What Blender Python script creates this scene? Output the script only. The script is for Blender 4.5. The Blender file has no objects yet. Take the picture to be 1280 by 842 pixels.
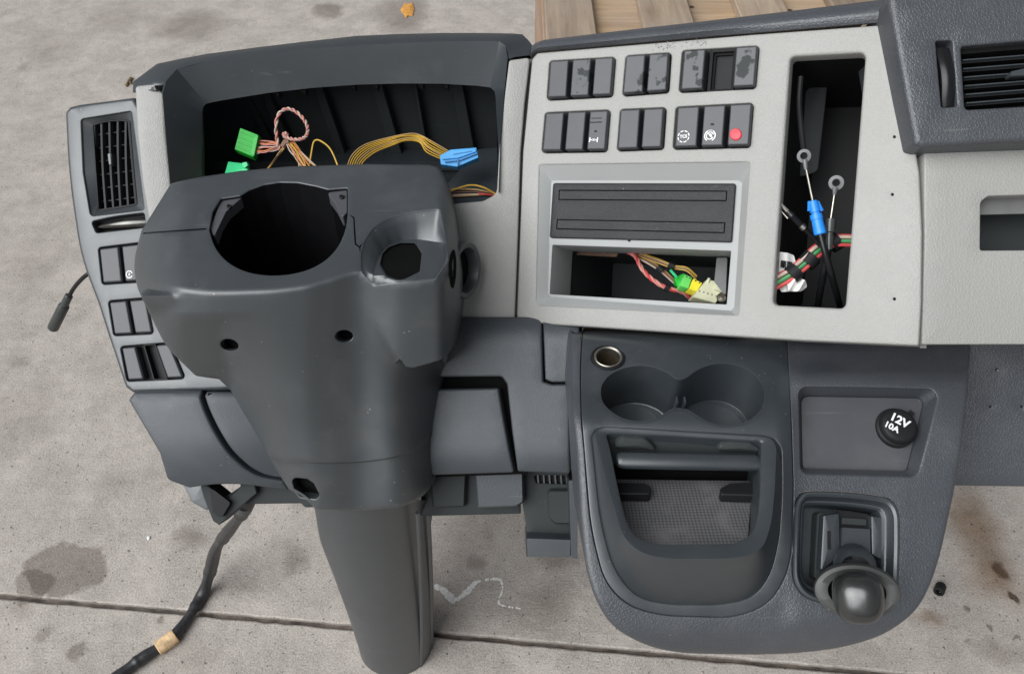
import bpy, bmesh, math, random
import numpy as np
from mathutils import Vector, Matrix
from mathutils.geometry import delaunay_2d_cdt
random.seed(7)
scene = bpy.context.scene
COL = scene.collection
R = math.radians

# ------------------------------------------------------------------ camera
FPX, CX, CY = 1005.0, 640.0, 421.0
PITCH = R(48.0); CP, SP = math.cos(PITCH), math.sin(PITCH)
CAM = Vector((0.0, 0.0, 1.30))
cd = bpy.data.cameras.new("camera"); cam = bpy.data.objects.new("camera", cd); COL.objects.link(cam)
cam.location = CAM; cam.rotation_euler = (R(90) - PITCH, 0, 0)
cd.sensor_width = 36.0; cd.lens = 36.0 * FPX / 1280.0
cd.clip_start = 0.02; cd.clip_end = 200.0
scene.camera = cam

# ------------------------------------------------------------------ daylight
SUN_EL, SUN_AZ = 45.0, 234.0        # azimuth clockwise from +Y : high, behind the photographer, a little left
world = bpy.data.worlds.new("World"); scene.world = world; world.use_nodes = True
wn = world.node_tree.nodes; wl = world.node_tree.links
bg = wn["Background"]
sky = wn.new("ShaderNodeTexSky"); sky.sky_type = 'NISHITA'; sky.sun_disc = False
sky.sun_elevation = R(SUN_EL); sky.sun_rotation = R(SUN_AZ)
sky.dust_density = 4.0; sky.ozone_density = 1.0; sky.air_density = 1.0
haz = wn.new('ShaderNodeHueSaturation'); haz.inputs['Saturation'].default_value = 0.22      # thin high cloud: a paler sky
wl.new(sky.outputs[0], haz.inputs['Color']); wl.new(haz.outputs[0], bg.inputs[0]); bg.inputs[1].default_value = 0.056
sd = bpy.data.lights.new("sun", 'SUN'); sun = bpy.data.objects.new("sun", sd); COL.objects.link(sun)
sd.energy = 2.5; sd.angle = R(60); sd.color = (0.945, 0.98, 1.0)
az = R(SUN_AZ); el = R(SUN_EL)
sdir = Vector((math.sin(az) * math.cos(el), math.cos(az) * math.cos(el), math.sin(el)))
sun.rotation_euler = sdir.to_track_quat('Z', 'Y').to_euler(); sun.location = (-1, -2, 4)
vs = scene.view_settings
vs.view_transform = 'Standard'; vs.look = 'None'; vs.exposure = 0.58; vs.gamma = 1.0; vs.use_curve_mapping = False

# ------------------------------------------------------------------ point helpers
def ray(px, py):
    u = (px - CX) / FPX; v = (CY - py) / FPX
    return Vector((u, CP + SP * v, -SP + CP * v))
def P(px, py, d): return CAM + ray(px, py) * d
def floor_d(px, py, z=0.0):
    return (CAM.z - z) / -ray(px, py).z
def PF(px, py, z=0.0): return P(px, py, floor_d(px, py, z))
def plane3(a, b, c):
    A = np.array([[a[0], a[1], 1], [b[0], b[1], 1], [c[0], c[1], 1]], float)
    k = np.linalg.solve(A, np.array([1 / a[2], 1 / b[2], 1 / c[2]]))
    return lambda x, y: 1.0 / (k[0] * x + k[1] * y + k[2])
def const(d): return lambda x, y: d
def shift(D, s): return lambda x, y: D(x, y) + s
def interp(xs, ys):
    """smooth (monotone cubic) interpolation"""
    xs = list(xs); ys = list(ys); n = len(xs)
    h = [xs[i + 1] - xs[i] for i in range(n - 1)]; s = [(ys[i + 1] - ys[i]) / h[i] for i in range(n - 1)]
    m = [s[0]] + [0 if s[i - 1] * s[i] <= 0 else 2 * s[i - 1] * s[i] / (s[i - 1] + s[i]) for i in range(1, n - 1)] + [s[-1]]
    def f(x):
        if x <= xs[0]: return ys[0] + m[0] * (x - xs[0])
        if x >= xs[-1]: return ys[-1] + m[-1] * (x - xs[-1])
        i = 0
        while x > xs[i + 1]: i += 1
        t = (x - xs[i]) / h[i]
        return ((2*t**3 - 3*t*t + 1) * ys[i] + (t**3 - 2*t*t + t) * h[i] * m[i]
                + (-2*t**3 + 3*t*t) * ys[i + 1] + (t**3 - t*t) * h[i] * m[i + 1])
    return f
def frame(px, py, D):
    o = P(px, py, D(px, py)); e = 0.5
    ex = P(px + e, py, D(px + e, py)) - P(px - e, py, D(px - e, py))
    ey = P(px, py + e, D(px, py + e)) - P(px, py - e, D(px, py - e))
    n = ex.cross(ey).normalized()
    if n.dot(CAM - o) < 0: n = -n
    e1 = ex.normalized(); e2 = n.cross(e1)
    return o, e1, e2, n

# ------------------------------------------------------------------ 2D helpers
def rp(pts, r0=4.0, seg=5):
    """rounded polygon; points (x, y[, r])"""
    out = []; n = len(pts)
    for i in range(n):
        p = Vector(pts[i][:2]); r = pts[i][2] if len(pts[i]) > 2 else r0
        a = Vector(pts[i - 1][:2]) - p; b = Vector(pts[(i + 1) % n][:2]) - p
        la, lb = a.length, b.length
        if r <= 0.01 or la < 1e-6 or lb < 1e-6: out.append((p.x, p.y)); continue
        a /= la; b /= lb
        c = max(-1, min(1, a.dot(b))); ang = math.acos(c)
        if ang > R(176): out.append((p.x, p.y)); continue
        t = min((r if r < 16 else 1e4) / math.tan(ang / 2), la * .49, lb * .49); rr = t * math.tan(ang / 2)
        cen = p + (a + b).normalized() * (rr / math.sin(ang / 2))
        s = p + a * t - cen; e = p + b * t - cen
        a0 = math.atan2(s.y, s.x); a1 = math.atan2(e.y, e.x); da = (a1 - a0 + math.pi) % (2 * math.pi) - math.pi
        for k in range(seg + 1):
            q = a0 + da * k / seg; out.append((cen.x + rr * math.cos(q), cen.y + rr * math.sin(q)))
    return out
def cr(pts, k=6, closed=True):
    """Catmull-Rom through points of any dimension"""
    V = [np.array(p, float) for p in pts]; n = len(V); out = []
    for i in range(n if closed else n - 1):
        g = lambda j: V[j % n] if closed else V[min(max(j, 0), n - 1)]
        p0, p1, p2, p3 = g(i - 1), g(i), g(i + 1), g(i + 2)
        for s in range(k):
            t = s / k
            out.append(tuple(.5 * ((2*p1) + (-p0 + p2)*t + (2*p0 - 5*p1 + 4*p2 - p3)*t*t + (-p0 + 3*p1 - 3*p2 + p3)*t**3)))
    if not closed: out.append(tuple(V[-1]))
    return out
def ell(cx, cy, rx, ry, n=40, rot=0.0):
    c, s = math.cos(rot), math.sin(rot); o = []
    for i in range(n):
        a = 2 * math.pi * i / n; x, y = rx * math.cos(a), ry * math.sin(a)
        o.append((cx + x * c - y * s, cy + x * s + y * c))
    return o
def area2(p): return sum(p[i - 1][0] * p[i][1] - p[i][0] * p[i - 1][1] for i in range(len(p)))
def offset(poly, d):
    """d > 0 shrinks, d < 0 grows"""
    n = len(poly); s = 1 if area2(poly) > 0 else -1; out = []
    for i in range(n):
        a = Vector(poly[i - 1]); p = Vector(poly[i]); b = Vector(poly[(i + 1) % n])
        e1 = (p - a); e2 = (b - p)
        if e1.length < 1e-6: e1 = e2
        if e2.length < 1e-6: e2 = e1
        e1 = e1.normalized(); e2 = e2.normalized()
        n1 = Vector((-e1.y, e1.x)) * s; n2 = Vector((-e2.y, e2.x)) * s
        m = n1 + n2
        m = n1 if m.length < 1e-4 else m.normalized()
        k = d / max(.5, m.dot(n1))
        out.append((p.x + m.x * k, p.y + m.y * k))
    return out
def inside(pts, poly):
    pts = np.asarray(pts, float); x, y = pts[:, 0], pts[:, 1]; r = np.zeros(len(pts), bool)
    q = np.asarray(poly, float); j = len(q) - 1
    for i in range(len(q)):
        xi, yi = q[i]; xj, yj = q[j]
        if yi != yj:
            r ^= ((yi > y) != (yj > y)) & (x < (xj - xi) * (y - yi) / (yj - yi) + xi)
        j = i
    return r
def dist_poly(pts, poly, closed=True):
    pts = np.asarray(pts, float); best = np.full(len(pts), 1e9); q = np.asarray(poly, float)
    for i in range(len(q) if closed else len(q) - 1):
        a = q[i]; b = q[(i + 1) % len(q)]; ab = b - a; L = max(ab @ ab, 1e-12)
        t = np.clip(((pts - a) @ ab) / L, 0, 1); best = np.minimum(best, np.hypot(*(pts - a - t[:, None] * ab).T))
    return best
def densify(poly, s, closed=True):
    out = []; n = len(poly)
    for i in range(n if closed else n - 1):
        a = poly[i]; b = poly[(i + 1) % n]; L = math.hypot(b[0] - a[0], b[1] - a[1]); k = max(1, int(L / s))
        for j in range(k): out.append((a[0] + (b[0] - a[0]) * j / k, a[1] + (b[1] - a[1]) * j / k))
    if not closed: out.append(tuple(poly[-1][:2]))
    return out

# ------------------------------------------------------------------ mesh builder
def inset_clean(poly, d):
    """offset, with runs of vertices that turn inside out gathered into one point"""
    q = [Vector(p) for p in offset(poly, d)]; n = len(poly)
    bad = [(q[(i + 1) % n] - q[i]).dot(Vector(poly[(i + 1) % n]) - Vector(poly[i])) <= 0 for i in range(n)]
    if any(bad) and not all(bad):
        s = next(i for i in range(n) if not bad[i]); i = s + 1
        while i <= s + n:
            if bad[i % n]:
                j = i
                while bad[j % n]: j += 1
                run = [k % n for k in range(i, j + 1)]
                a, b = q[run[0]], q[run[-1]]; ea = Vector(poly[run[0]]) - Vector(poly[run[0] - 1]); eb = Vector(poly[(run[-1] + 1) % n]) - Vector(poly[run[-1]])
                det = ea.x * eb.y - ea.y * eb.x
                m = a + ea * (((b - a).x * eb.y - (b - a).y * eb.x) / det) if abs(det) > 1e-9 else (a + b) / 2
                if (m - (a + b) / 2).length > 4 * abs(d) + 1: m = (a + b) / 2
                for k in run: q[k] = m
                i = j
            i += 1
    return [tuple(p) for p in q]
class MB:
    def __init__(s): s.v = []; s.f = []
    def add(s, vs_, fs):
        o = len(s.v); s.v += [Vector(v) for v in vs_]; s.f += [tuple(i + o for i in f) for f in fs]; return s
    def rings(s, rings, closed=True, cap0=False, cap1=False):
        n = len(rings[0]); vs_ = [p for r in rings for p in r]; fs = []
        for i in range(len(rings) - 1):
            for j in range(n if closed else n - 1):
                k = (j + 1) % n; fs.append((i*n + j, i*n + k, (i+1)*n + k, (i+1)*n + j))
        if cap0: fs.append(tuple(range(n)))
        if cap1: fs.append(tuple((len(rings) - 1) * n + j for j in range(n)))
        return s.add(vs_, fs)
    def box(s, o, ex, ey, ez):
        """box centred on o with half-vectors ex ey ez"""
        vs_ = [o + ex*a + ey*b + ez*c for a in (-1, 1) for b in (-1, 1) for c in (-1, 1)]
        return s.add(vs_, [(0,1,3,2),(4,6,7,5),(0,4,5,1),(2,3,7,6),(0,2,6,4),(1,5,7,3)])
    def tube(s, pts, r, n=8, cap=True):
        pts = [Vector(p) for p in pts]; rr = r if isinstance(r, (list, tuple)) else [r] * len(pts)
        t0 = (pts[1] - pts[0]).normalized(); up = Vector((0, 0, 1)) if abs(t0.z) < .9 else Vector((1, 0, 0))
        nrm = t0.cross(up).normalized(); rings = []
        for i, p in enumerate(pts):
            t = (pts[min(i + 1, len(pts) - 1)] - pts[max(i - 1, 0)]).normalized()
            nrm = (nrm - t * nrm.dot(t)).normalized(); b = t.cross(nrm)
            rings.append([p + (nrm * math.cos(2*math.pi*j/n) + b * math.sin(2*math.pi*j/n)) * rr[i] for j in range(n)])
        return s.rings(rings, True, cap, cap)
    def lathe(s, o, axis, prof, n=32, cap0=False, cap1=False, e1=None, sx=1.0):
        axis = axis.normalized(); e1 = e1 or Vector((1, 0, 0)); e1 = (e1 - axis * e1.dot(axis)).normalized(); e2 = axis.cross(e1)
        rings = [[o + axis*h + (e1*math.cos(2*math.pi*j/n)*sx + e2*math.sin(2*math.pi*j/n))*r for j in range(n)] for r, h in prof]
        return s.rings(rings, True, cap0, cap1)
    def stack(s, poly, D, prof, cap1=True, cap0=False, nrm=None, dome=0.0):
        """rings from a pixel outline lying on surface D: prof = [(inset_px, height along the surface normal in m)]"""
        cx = sum(p[0] for p in poly) / len(poly); cy = sum(p[1] for p in poly) / len(poly)
        n = nrm or frame(cx, cy, D)[3]; rings = []
        for o, h in prof:
            q = offset(poly, o) if o else poly
            rings.append([P(x, y, D(x, y)) + n * h for x, y in q])
        s.rings(rings, True, cap0, False)
        if cap1:
            last = rings[-1]; c = sum(last, Vector()) / len(last); k = len(last)
            s.add(last + [c + n * dome], [(j, (j + 1) % k, k) for j in range(k)])
        return s
    def sheet(s, outline, D, holes=(), back=0.02, rnd=3.0, step=14.0, bdir=None, lines=(), rseg=3, dark=None):
        """plate whose face follows D(px,py); outline and holes get a rounded lip and a wall of depth back.
        holes: list of polygons or (polygon, depth, direction or None, lip)"""
        outline = densify(outline, step); hs = []
        for h in holes:
            h = h if isinstance(h, tuple) and len(h) == 4 else (h, back, None, min(rnd, 1.5))
            hs.append((densify(h[0], step),) + h[1:])
        loops = [inset_clean(outline, rnd)] + [inset_clean(h[0], -h[3]) for h in hs]
        V2, E, idx = [], [], []
        for L in loops:
            o = len(V2); V2 += L; idx.append(range(o, o + len(L))); E += [(o + i, o + (i + 1) % len(L)) for i in range(len(L))]
        for ln in lines:
            ln = densify(ln, step * .6, False); o = len(V2); V2 += ln; E += [(o + i, o + i + 1) for i in range(len(ln) - 1)]
        A = np.array(loops[0]); x0, y0 = A.min(0); x1, y1 = A.max(0); G = []
        yy = y0 + step * .5; row = 0
        while yy < y1:
            xx = x0 + step * (.5 + .5 * (row % 2))
            while xx < x1: G.append((xx, yy)); xx += step
            yy += step * .87; row += 1
        if G:
            G = np.array(G); ok = inside(G, loops[0]) & (dist_poly(G, loops[0]) > step * .45)
            for L in loops[1:]: ok &= ~inside(G, L) & (dist_poly(G, L) > step * .45)
            for ln in lines: ok &= dist_poly(G, ln, False) > step * .3
            V2 += [tuple(g) for g in G[ok]]
        ov, oe, of, orig, _, _ = delaunay_2d_cdt([Vector(v) for v in V2], E, [], 0, 1e-5)
        cen = np.array([(sum(ov[i].x for i in f_) / len(f_), sum(ov[i].y for i in f_) / len(f_)) for f_ in of])
        keep = inside(cen, loops[0])
        for L in loops[1:]: keep &= ~inside(cen, L)
        back_of = {}
        for oi, lst in enumerate(orig):
            for q in lst: back_of[q] = oi
        v3 = [P(p.x, p.y, D(p.x, p.y)) for p in ov]
        base = len(s.v); s.v += v3
        s.f += [tuple(base + i for i in f_) for f_, k in zip(of, keep) if k]
        cx = sum(p[0] for p in outline) / len(outline); cy = sum(p[1] for p in outline) / len(outline)
        nb = -(frame(cx, cy, D)[3]) if bdir is None else bdir
        allh = [(outline, back, nb, rnd, 1)] + [(h[0], h[1], h[2] or nb, h[3], -1) for h in hs]
        for li, (poly, bk, dr, rd, sg) in enumerate(allh):
            prev = [base + back_of[i] for i in idx[li]]; n = len(prev); rings = []
            for k in range(1, rseg + 1):
                a = math.pi / 2 * k / rseg; off = rd * (1 - math.sin(a)) * sg
                q = inset_clean(poly, off) if off else poly
                rings.append([P(x, y, D(x, y)) + dr * (rd * D(x, y) / FPX * (1 - math.cos(a))) for x, y in q])
            rings.append([p + dr * bk for p in rings[-1]])
            for r_ in rings:
                o = len(s.v); s.v += r_
                for j in range(n):
                    k = (j + 1) % n; s.f.append((prev[j], prev[k], o + k, o + j))
                prev = [o + j for j in range(n)]
        return s

ORIGIN = {}
def obj(name, mb, mat, parent=None, angle=35, smooth=True):
    root = parent
    while root is not None and root.parent is not None: root = root.parent
    L = ORIGIN.get(root.name, Vector()) if root is not None else Vector()
    me = bpy.data.meshes.new(name)
    me.from_pydata([tuple(v - L) for v in mb.v], [], [f for f in mb.f if len(set(f)) > 2])
    bm = bmesh.new(); bm.from_mesh(me)
    bmesh.ops.remove_doubles(bm, verts=bm.verts, dist=1e-6)
    bmesh.ops.recalc_face_normals(bm, faces=bm.faces)
    if any(e.is_boundary for e in bm.edges):
        t = sum(f.calc_area() * f.normal.dot((CAM - L - f.calc_center_median()).normalized()) for f in bm.faces)
        if t < 0: bmesh.ops.reverse_faces(bm, faces=bm.faces)
    bm.to_mesh(me); bm.free()
    if smooth:
        me.polygons.foreach_set("use_smooth", [True] * len(me.polygons)); me.set_sharp_from_angle(angle=R(angle))
    me.materials.append(mat); o = bpy.data.objects.new(name, me); COL.objects.link(o)
    if parent is not None: o.parent = parent
    return o
def thing(name, label, cat, loc, group=None):
    o = bpy.data.objects.new(name, None); COL.objects.link(o); o.location = loc; o.empty_display_size = .05
    o['label'] = label; o['category'] = cat
    if group: o['group'] = group
    ORIGIN[o.name] = Vector(loc); return o
def tag(o, label, cat=None, group=None):
    o['label'] = label
    if cat: o['category'] = cat
    if group: o['group'] = group
    return o
def text(name, body, px, py, D, size, rot, mat, parent, lift=.0006):
    """flat lettering lying on surface D; rot in image, clockwise degrees"""
    cu = bpy.data.curves.new(name, 'FONT'); cu.body = body; cu.size = size; cu.align_x = 'CENTER'; cu.align_y = 'CENTER'; cu.offset = size * .035
    to = bpy.data.objects.new(name, cu); COL.objects.link(to)
    dg = bpy.context.evaluated_depsgraph_get(); me = bpy.data.meshes.new_from_object(to.evaluated_get(dg))
    o, e1, e2, n = frame(px, py, D); a = R(-rot)
    f1 = e1 * math.cos(a) + e2 * math.sin(a); f2 = n.cross(f1); mb = MB()
    mb.add([o + f1 * v.co.x + f2 * v.co.y + n * lift for v in me.vertices], [tuple(p.vertices) for p in me.polygons])
    bpy.data.objects.remove(to); bpy.data.curves.remove(cu); bpy.data.meshes.remove(me)
    return obj(name, mb, mat, parent, smooth=False)
def arc_ring(mb, c, D, r0, r1, a0, a1, n=10, lift=.0006, sx=1., sy=1., rot=0.):
    """flat ring sector printed on surface D, radii in px of the surface frame"""
    o, e1, e2, nn = frame(c[0], c[1], D); k = D(*c) / FPX; A, B = [], []
    for i in range(n + 1):
        a = R(a0 + (a1 - a0) * i / n)
        d = lambda r: e1 * (math.cos(a) * r * sx * k) + e2 * (math.sin(a) * r * sy * k)
        A.append(o + d(r0) + nn * lift); B.append(o + d(r1) + nn * lift)
    mb.rings([A, B], closed=False); return mb
def bar(mb, c, D, x0, y0, x1, y1, w, lift=.0006):
    o, e1, e2, nn = frame(c[0], c[1], D); k = D(*c) / FPX
    a = Vector((x0, y0)); b = Vector((x1, y1)); t = (b - a).normalized(); q = Vector((-t.y, t.x)) * w / 2
    f = lambda p: o + e1 * p.x * k + e2 * p.y * k + nn * lift
    mb.add([f(a + q), f(b + q), f(b - q), f(a - q)], [(0, 1, 2, 3)]); return mb
def seg3(pts, k=8): return [Vector(p) for p in cr([tuple(P(*p)) for p in pts], k, False)]

# ------------------------------------------------------------------ materials
def mat_new(name):
    m = bpy.data.materials.new(name); m.use_nodes = True; nt = m.node_tree
    return m, nt, nt.nodes, nt.links, nt.nodes["Principled BSDF"]
def node(nt, t, **kw):
    n = nt.nodes.new(t)
    for k, v in kw.items():
        if k.startswith('i_'):
            key = k[2:]; n.inputs[int(key) if key.isdigit() else key.replace('_', ' ')].default_value = v
        else: setattr(n, k, v)
    return n
def ramp(nt, fac, a, b, ca=(0, 0, 0, 1), cb=(1, 1, 1, 1)):
    r = nt.nodes.new('ShaderNodeValToRGB'); e = r.color_ramp.elements
    e[0].position = a; e[0].color = ca; e[1].position = b; e[1].color = cb
    nt.links.new(fac, r.inputs[0]); return r.outputs[0]
def mix(nt, fac, a, b, mode='MIX'):
    m = nt.nodes.new('ShaderNodeMix'); m.data_type = 'RGBA'; m.blend_type = mode
    for i, x in ((0, fac), (6, a), (7, b)):
        if hasattr(x, 'is_linked') or hasattr(x, 'links'): nt.links.new(x, m.inputs[i])
        else: m.inputs[i].default_value = x if i == 0 else (tuple(x) + (1,) if len(x) == 3 else x)
    return m.outputs[2]
def coords(nt): return nt.nodes.new('ShaderNodeTexCoord').outputs['Object']
def noise(nt, co, scale, detail=4., rough=.55, vec=None):
    n = node(nt, 'ShaderNodeTexNoise', i_Scale=scale, i_Detail=detail, i_Roughness=rough)
    nt.links.new(co, n.inputs['Vector']); return n.outputs['Fac']
def plastic(name, col, rough=.5, grain=420., bump=.25, spec=.5, dust=.35, dustcol=(.20, .19, .18), leather=False, mott=.12):
    m, nt, N, L, b = mat_new(name); co = coords(nt)
    big = noise(nt, co, 6., 5., .6); fine = noise(nt, co, 260., 2., .6)
    c = mix(nt, ramp(nt, big, .3, .75), tuple(x * (1 - mott) for x in col), tuple(x * (1 + mott) for x in col))
    # thin film of pale workshop dust, in soft smears
    sm = noise(nt, co, 14., 6., .65)
    f = node(nt, 'ShaderNodeMath', operation='MULTIPLY'); L.new(ramp(nt, sm, .52, .78), f.inputs[0]); f.inputs[1].default_value = dust * .3
    c = mix(nt, f.outputs[0], c, dustcol)
    sp = node(nt, 'ShaderNodeTexVoronoi', i_Scale=95., feature='F1'); L.new(co, sp.inputs['Vector'])
    spk = ramp(nt, sp.outputs['Distance'], .05, .085, (1, 1, 1, 1), (0, 0, 0, 1))
    g = node(nt, 'ShaderNodeMath', operation='MULTIPLY'); L.new(spk, g.inputs[0]); L.new(ramp(nt, noise(nt, co, 23.), .56, .62), g.inputs[1])
    g2 = node(nt, 'ShaderNodeMath', operation='MULTIPLY'); L.new(g.outputs[0], g2.inputs[0]); g2.inputs[1].default_value = dust
    c = mix(nt, g2.outputs[0], c, tuple(min(.8, x * 2.2) for x in dustcol))
    # hair scratches in two directions
    for ang, s_ in ((25, 1.0), (-50, .8)):
        mp = node(nt, 'ShaderNodeMapping'); L.new(co, mp.inputs[0]); mp.inputs['Rotation'].default_value = (R(ang * .5), R(20), R(ang)); mp.inputs['Scale'].default_value = (7, 260, 140)
        k = node(nt, 'ShaderNodeMath', operation='MULTIPLY'); L.new(ramp(nt, noise(nt, mp.outputs[0], 1., 2., .5), .70, .74), k.inputs[0]); L.new(ramp(nt, noise(nt, co, 11. * s_, 3.), .52, .64), k.inputs[1])
        k2 = node(nt, 'ShaderNodeMath', operation='MULTIPLY'); L.new(k.outputs[0], k2.inputs[0]); k2.inputs[1].default_value = dust * .55
        c = mix(nt, k2.outputs[0], c, dustcol)
    L.new(c, b.inputs['Base Color'])
    rr = node(nt, 'ShaderNodeMapRange', i_3=rough - .08, i_4=rough + .16); L.new(sm, rr.inputs[0]); L.new(rr.outputs[0], b.inputs['Roughness'])
    b.inputs['Specular IOR Level'].default_value = spec
    bp = node(nt, 'ShaderNodeBump', i_Strength=bump, i_Distance=.0006)
    if leather:
        v = node(nt, 'ShaderNodeTexVoronoi', i_Scale=grain, feature='DISTANCE_TO_EDGE')
        ns = node(nt, 'ShaderNodeTexNoise', i_Scale=grain * .8); L.new(co, ns.inputs['Vector'])
        add = node(nt, 'ShaderNodeVectorMath', operation='MULTIPLY_ADD'); L.new(ns.outputs['Color'], add.inputs[0])
        add.inputs[1].default_value = (.0022,) * 3; L.new(co, add.inputs[2]); L.new(add.outputs[0], v.inputs['Vector'])
        L.new(ramp(nt, v.outputs['Distance'], .0, .28), bp.inputs['Height'])
    else: L.new(noise(nt, co, grain, 3., .6), bp.inputs['Height'])
    L.new(bp.outputs[0], b.inputs['Normal'])
    return m
def simple(name, col, rough=.5, metal=0., spec=.5, mott=.1, scale=60., bump=0., coat=0., bscale=None):
    m, nt, N, L, b = mat_new(name); co = coords(nt)
    n = noise(nt, co, scale, 4.)
    L.new(mix(nt, ramp(nt, n, .3, .7), tuple(x * (1 - mott) for x in col), tuple(min(1, x * (1 + mott)) for x in col)), b.inputs['Base Color'])
    b.inputs['Roughness'].default_value = rough; b.inputs['Metallic'].default_value = metal; b.inputs['Specular IOR Level'].default_value = spec
    b.inputs['Coat Weight'].default_value = coat
    if bump:
        bp = node(nt, 'ShaderNodeBump', i_Strength=bump, i_Distance=.001)
        L.new(noise(nt, co, bscale or scale * 4, 3.), bp.inputs['Height']); L.new(bp.outputs[0], b.inputs['Normal'])
    return m
M = {}
M['dark'] = plastic('dark_plastic', (.026, .032, .037), .36, 900., .3, spec=.95)
M['soft'] = plastic('soft_grained_plastic', (.050, .054, .062), .38, 360., .34, spec=.7, leather=True)
M['shroud'] = plastic('column_plastic', (.034, .040, .045), .38, 1100., .28, spec=1.0, dust=.5)
M['deep'] = plastic('inner_plastic', (.030, .034, .035), .6, 500., .2, spec=.25, dust=.12)
M['black'] = simple('black_plastic', (.012, .012, .013), .55, spec=.22, bump=.05)
M['fine'] = plastic('fine_grained_plastic', (.046, .053, .061), .46, 500., .22, spec=.6, leather=True)
M['void'] = simple('matt_black', (.006, .006, .006), .9, spec=.05)  # near-black sheets of this stand in for shade in grooves, gaps and holes
M['gloss'] = simple('glossy_black_plastic', (.009, .009, .010), .25, spec=.3)
M['grey'] = plastic('pale_grey_plastic', (.305, .300, .284), .5, 330., .32, dust=.3, dustcol=(.24, .22, .19), leather=True, mott=.05)
M['grey_smooth'] = plastic('pale_grey_smooth_plastic', (.30, .305, .30), .45, 900., .12, dust=.12, dustcol=(.3, .28, .25), mott=.05)
M['switch'] = simple('switch_plastic', (.042, .044, .050), .40, mott=.08, bump=.06)
M['chrome'] = simple('chrome', (.11, .107, .10), .22, 1., mott=.2)
M['steel'] = simple('dull_steel', (.34, .32, .285), .38, 1., mott=.25)
M['white'] = simple('white_print', (.75, .75, .74), .6, mott=.05)
M['red'] = simple('red_lamp', (.72, .035, .055), .4, mott=.1)
M['tube'] = simple('loom_tape', (.022, .022, .024), .42, scale=90, mott=.4, bump=.5, bscale=120)
M['tape'] = simple('masking_tape', (.62, .43, .24), .7, scale=120, mott=.35, bump=.5)
M['green'] = simple('green_connector_plastic', (.01, .40, .03), .4)
M['mint'] = simple('mint_connector_plastic', (.03, .50, .19), .42)
M['blue'] = simple('blue_connector_plastic', (.06, .33, .70), .4)
M['blue2'] = simple('blue_plug_plastic', (.02, .23, .74), .38)
M['yellowc'] = simple('yellow_connector_plastic', (.78, .66, .04), .45)
M['ivory'] = simple('ivory_connector_plastic', (.55, .55, .38), .45, bump=.3)
M['w_yellow'] = simple('yellow_wire', (.50, .30, .03), .45)
M['w_orange'] = simple('orange_wire', (.50, .17, .04), .45)
M['w_pink'] = simple('pink_wire', (.50, .19, .16), .45)
M['w_white'] = simple('pale_wire', (.44, .34, .28), .5)
M['w_red'] = simple('red_wire', (.50, .05, .05), .45)
M['w_brown'] = simple('brown_wire', (.16, .08, .05), .5)
M['w_green'] = simple('green_wire', (.05, .26, .09), .45)
M['w_tan'] = simple('tan_wire', (.40, .25, .10), .5)
M['paper'] = simple('paper_label', (.74, .73, .70), .7, mott=.06, bump=.2)
M['clear'] = simple('smoky_sleeve', (.05, .055, .055), .2)
M['blank'] = plastic('blanking_plate_plastic', (.016, .017, .020), .5, 500., .3, spec=.4, dust=.3, leather=True)
M['plate'] = plastic('plate_plastic', (.066, .067, .074), .42, 900., .12, dust=.5)
M['joint'] = simple('joint_dirt', (.115, .092, .078), .9, scale=40, mott=.6, bump=1.)
M['chalk'] = simple('dried_white_paint', (.66, .65, .62), .8, scale=300, mott=.2, bump=.6)
M['rust'] = simple('rusty_leaf', (.50, .24, .05), .8, scale=60, mott=.3)
M['debris'] = simple('brown_debris', (.12, .085, .04), .9, scale=150, mott=.4, bump=.5)
def tarred():
    m, nt, N, L, b = mat_new('switch_plastic_with_tar'); co = coords(nt)
    n = noise(nt, co, 42., 4., .55); st = ramp(nt, n, .55, .575)
    L.new(mix(nt, st, (.046, .048, .054), (.010, .013, .014)), b.inputs['Base Color'])
    rr = node(nt, 'ShaderNodeMapRange', i_3=.38, i_4=.60); L.new(st, rr.inputs[0]); L.new(rr.outputs[0], b.inputs['Roughness'])
    bp = node(nt, 'ShaderNodeBump', i_Strength=.4, i_Distance=.0006); L.new(n, bp.inputs['Height']); L.new(bp.outputs[0], b.inputs['Normal'])
    return m
M['tarred'] = tarred()
def meshplate():
    m, nt, N, L, b = mat_new('rubber_mat'); co = coords(nt)
    v = node(nt, 'ShaderNodeTexVoronoi', i_Scale=300., i_Randomness=.05, feature='F1', voronoi_dimensions='2D'); L.new(co, v.inputs['Vector'])
    d = ramp(nt, v.outputs['Distance'], .25, .55)
    c = mix(nt, d, (.125, .122, .128), (.055, .054, .058))
    c = mix(nt, ramp(nt, noise(nt, co, 30., 5.), .5, .75), c, (.14, .135, .135))
    L.new(c, b.inputs['Base Color']); b.inputs['Roughness'].default_value = .45
    bp = node(nt, 'ShaderNodeBump', i_Strength=.3, i_Distance=.0005, invert=True); L.new(v.outputs['Distance'], bp.inputs['Height']); L.new(bp.outputs[0], b.inputs['Normal'])
    return m
M['mat'] = meshplate()

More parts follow.
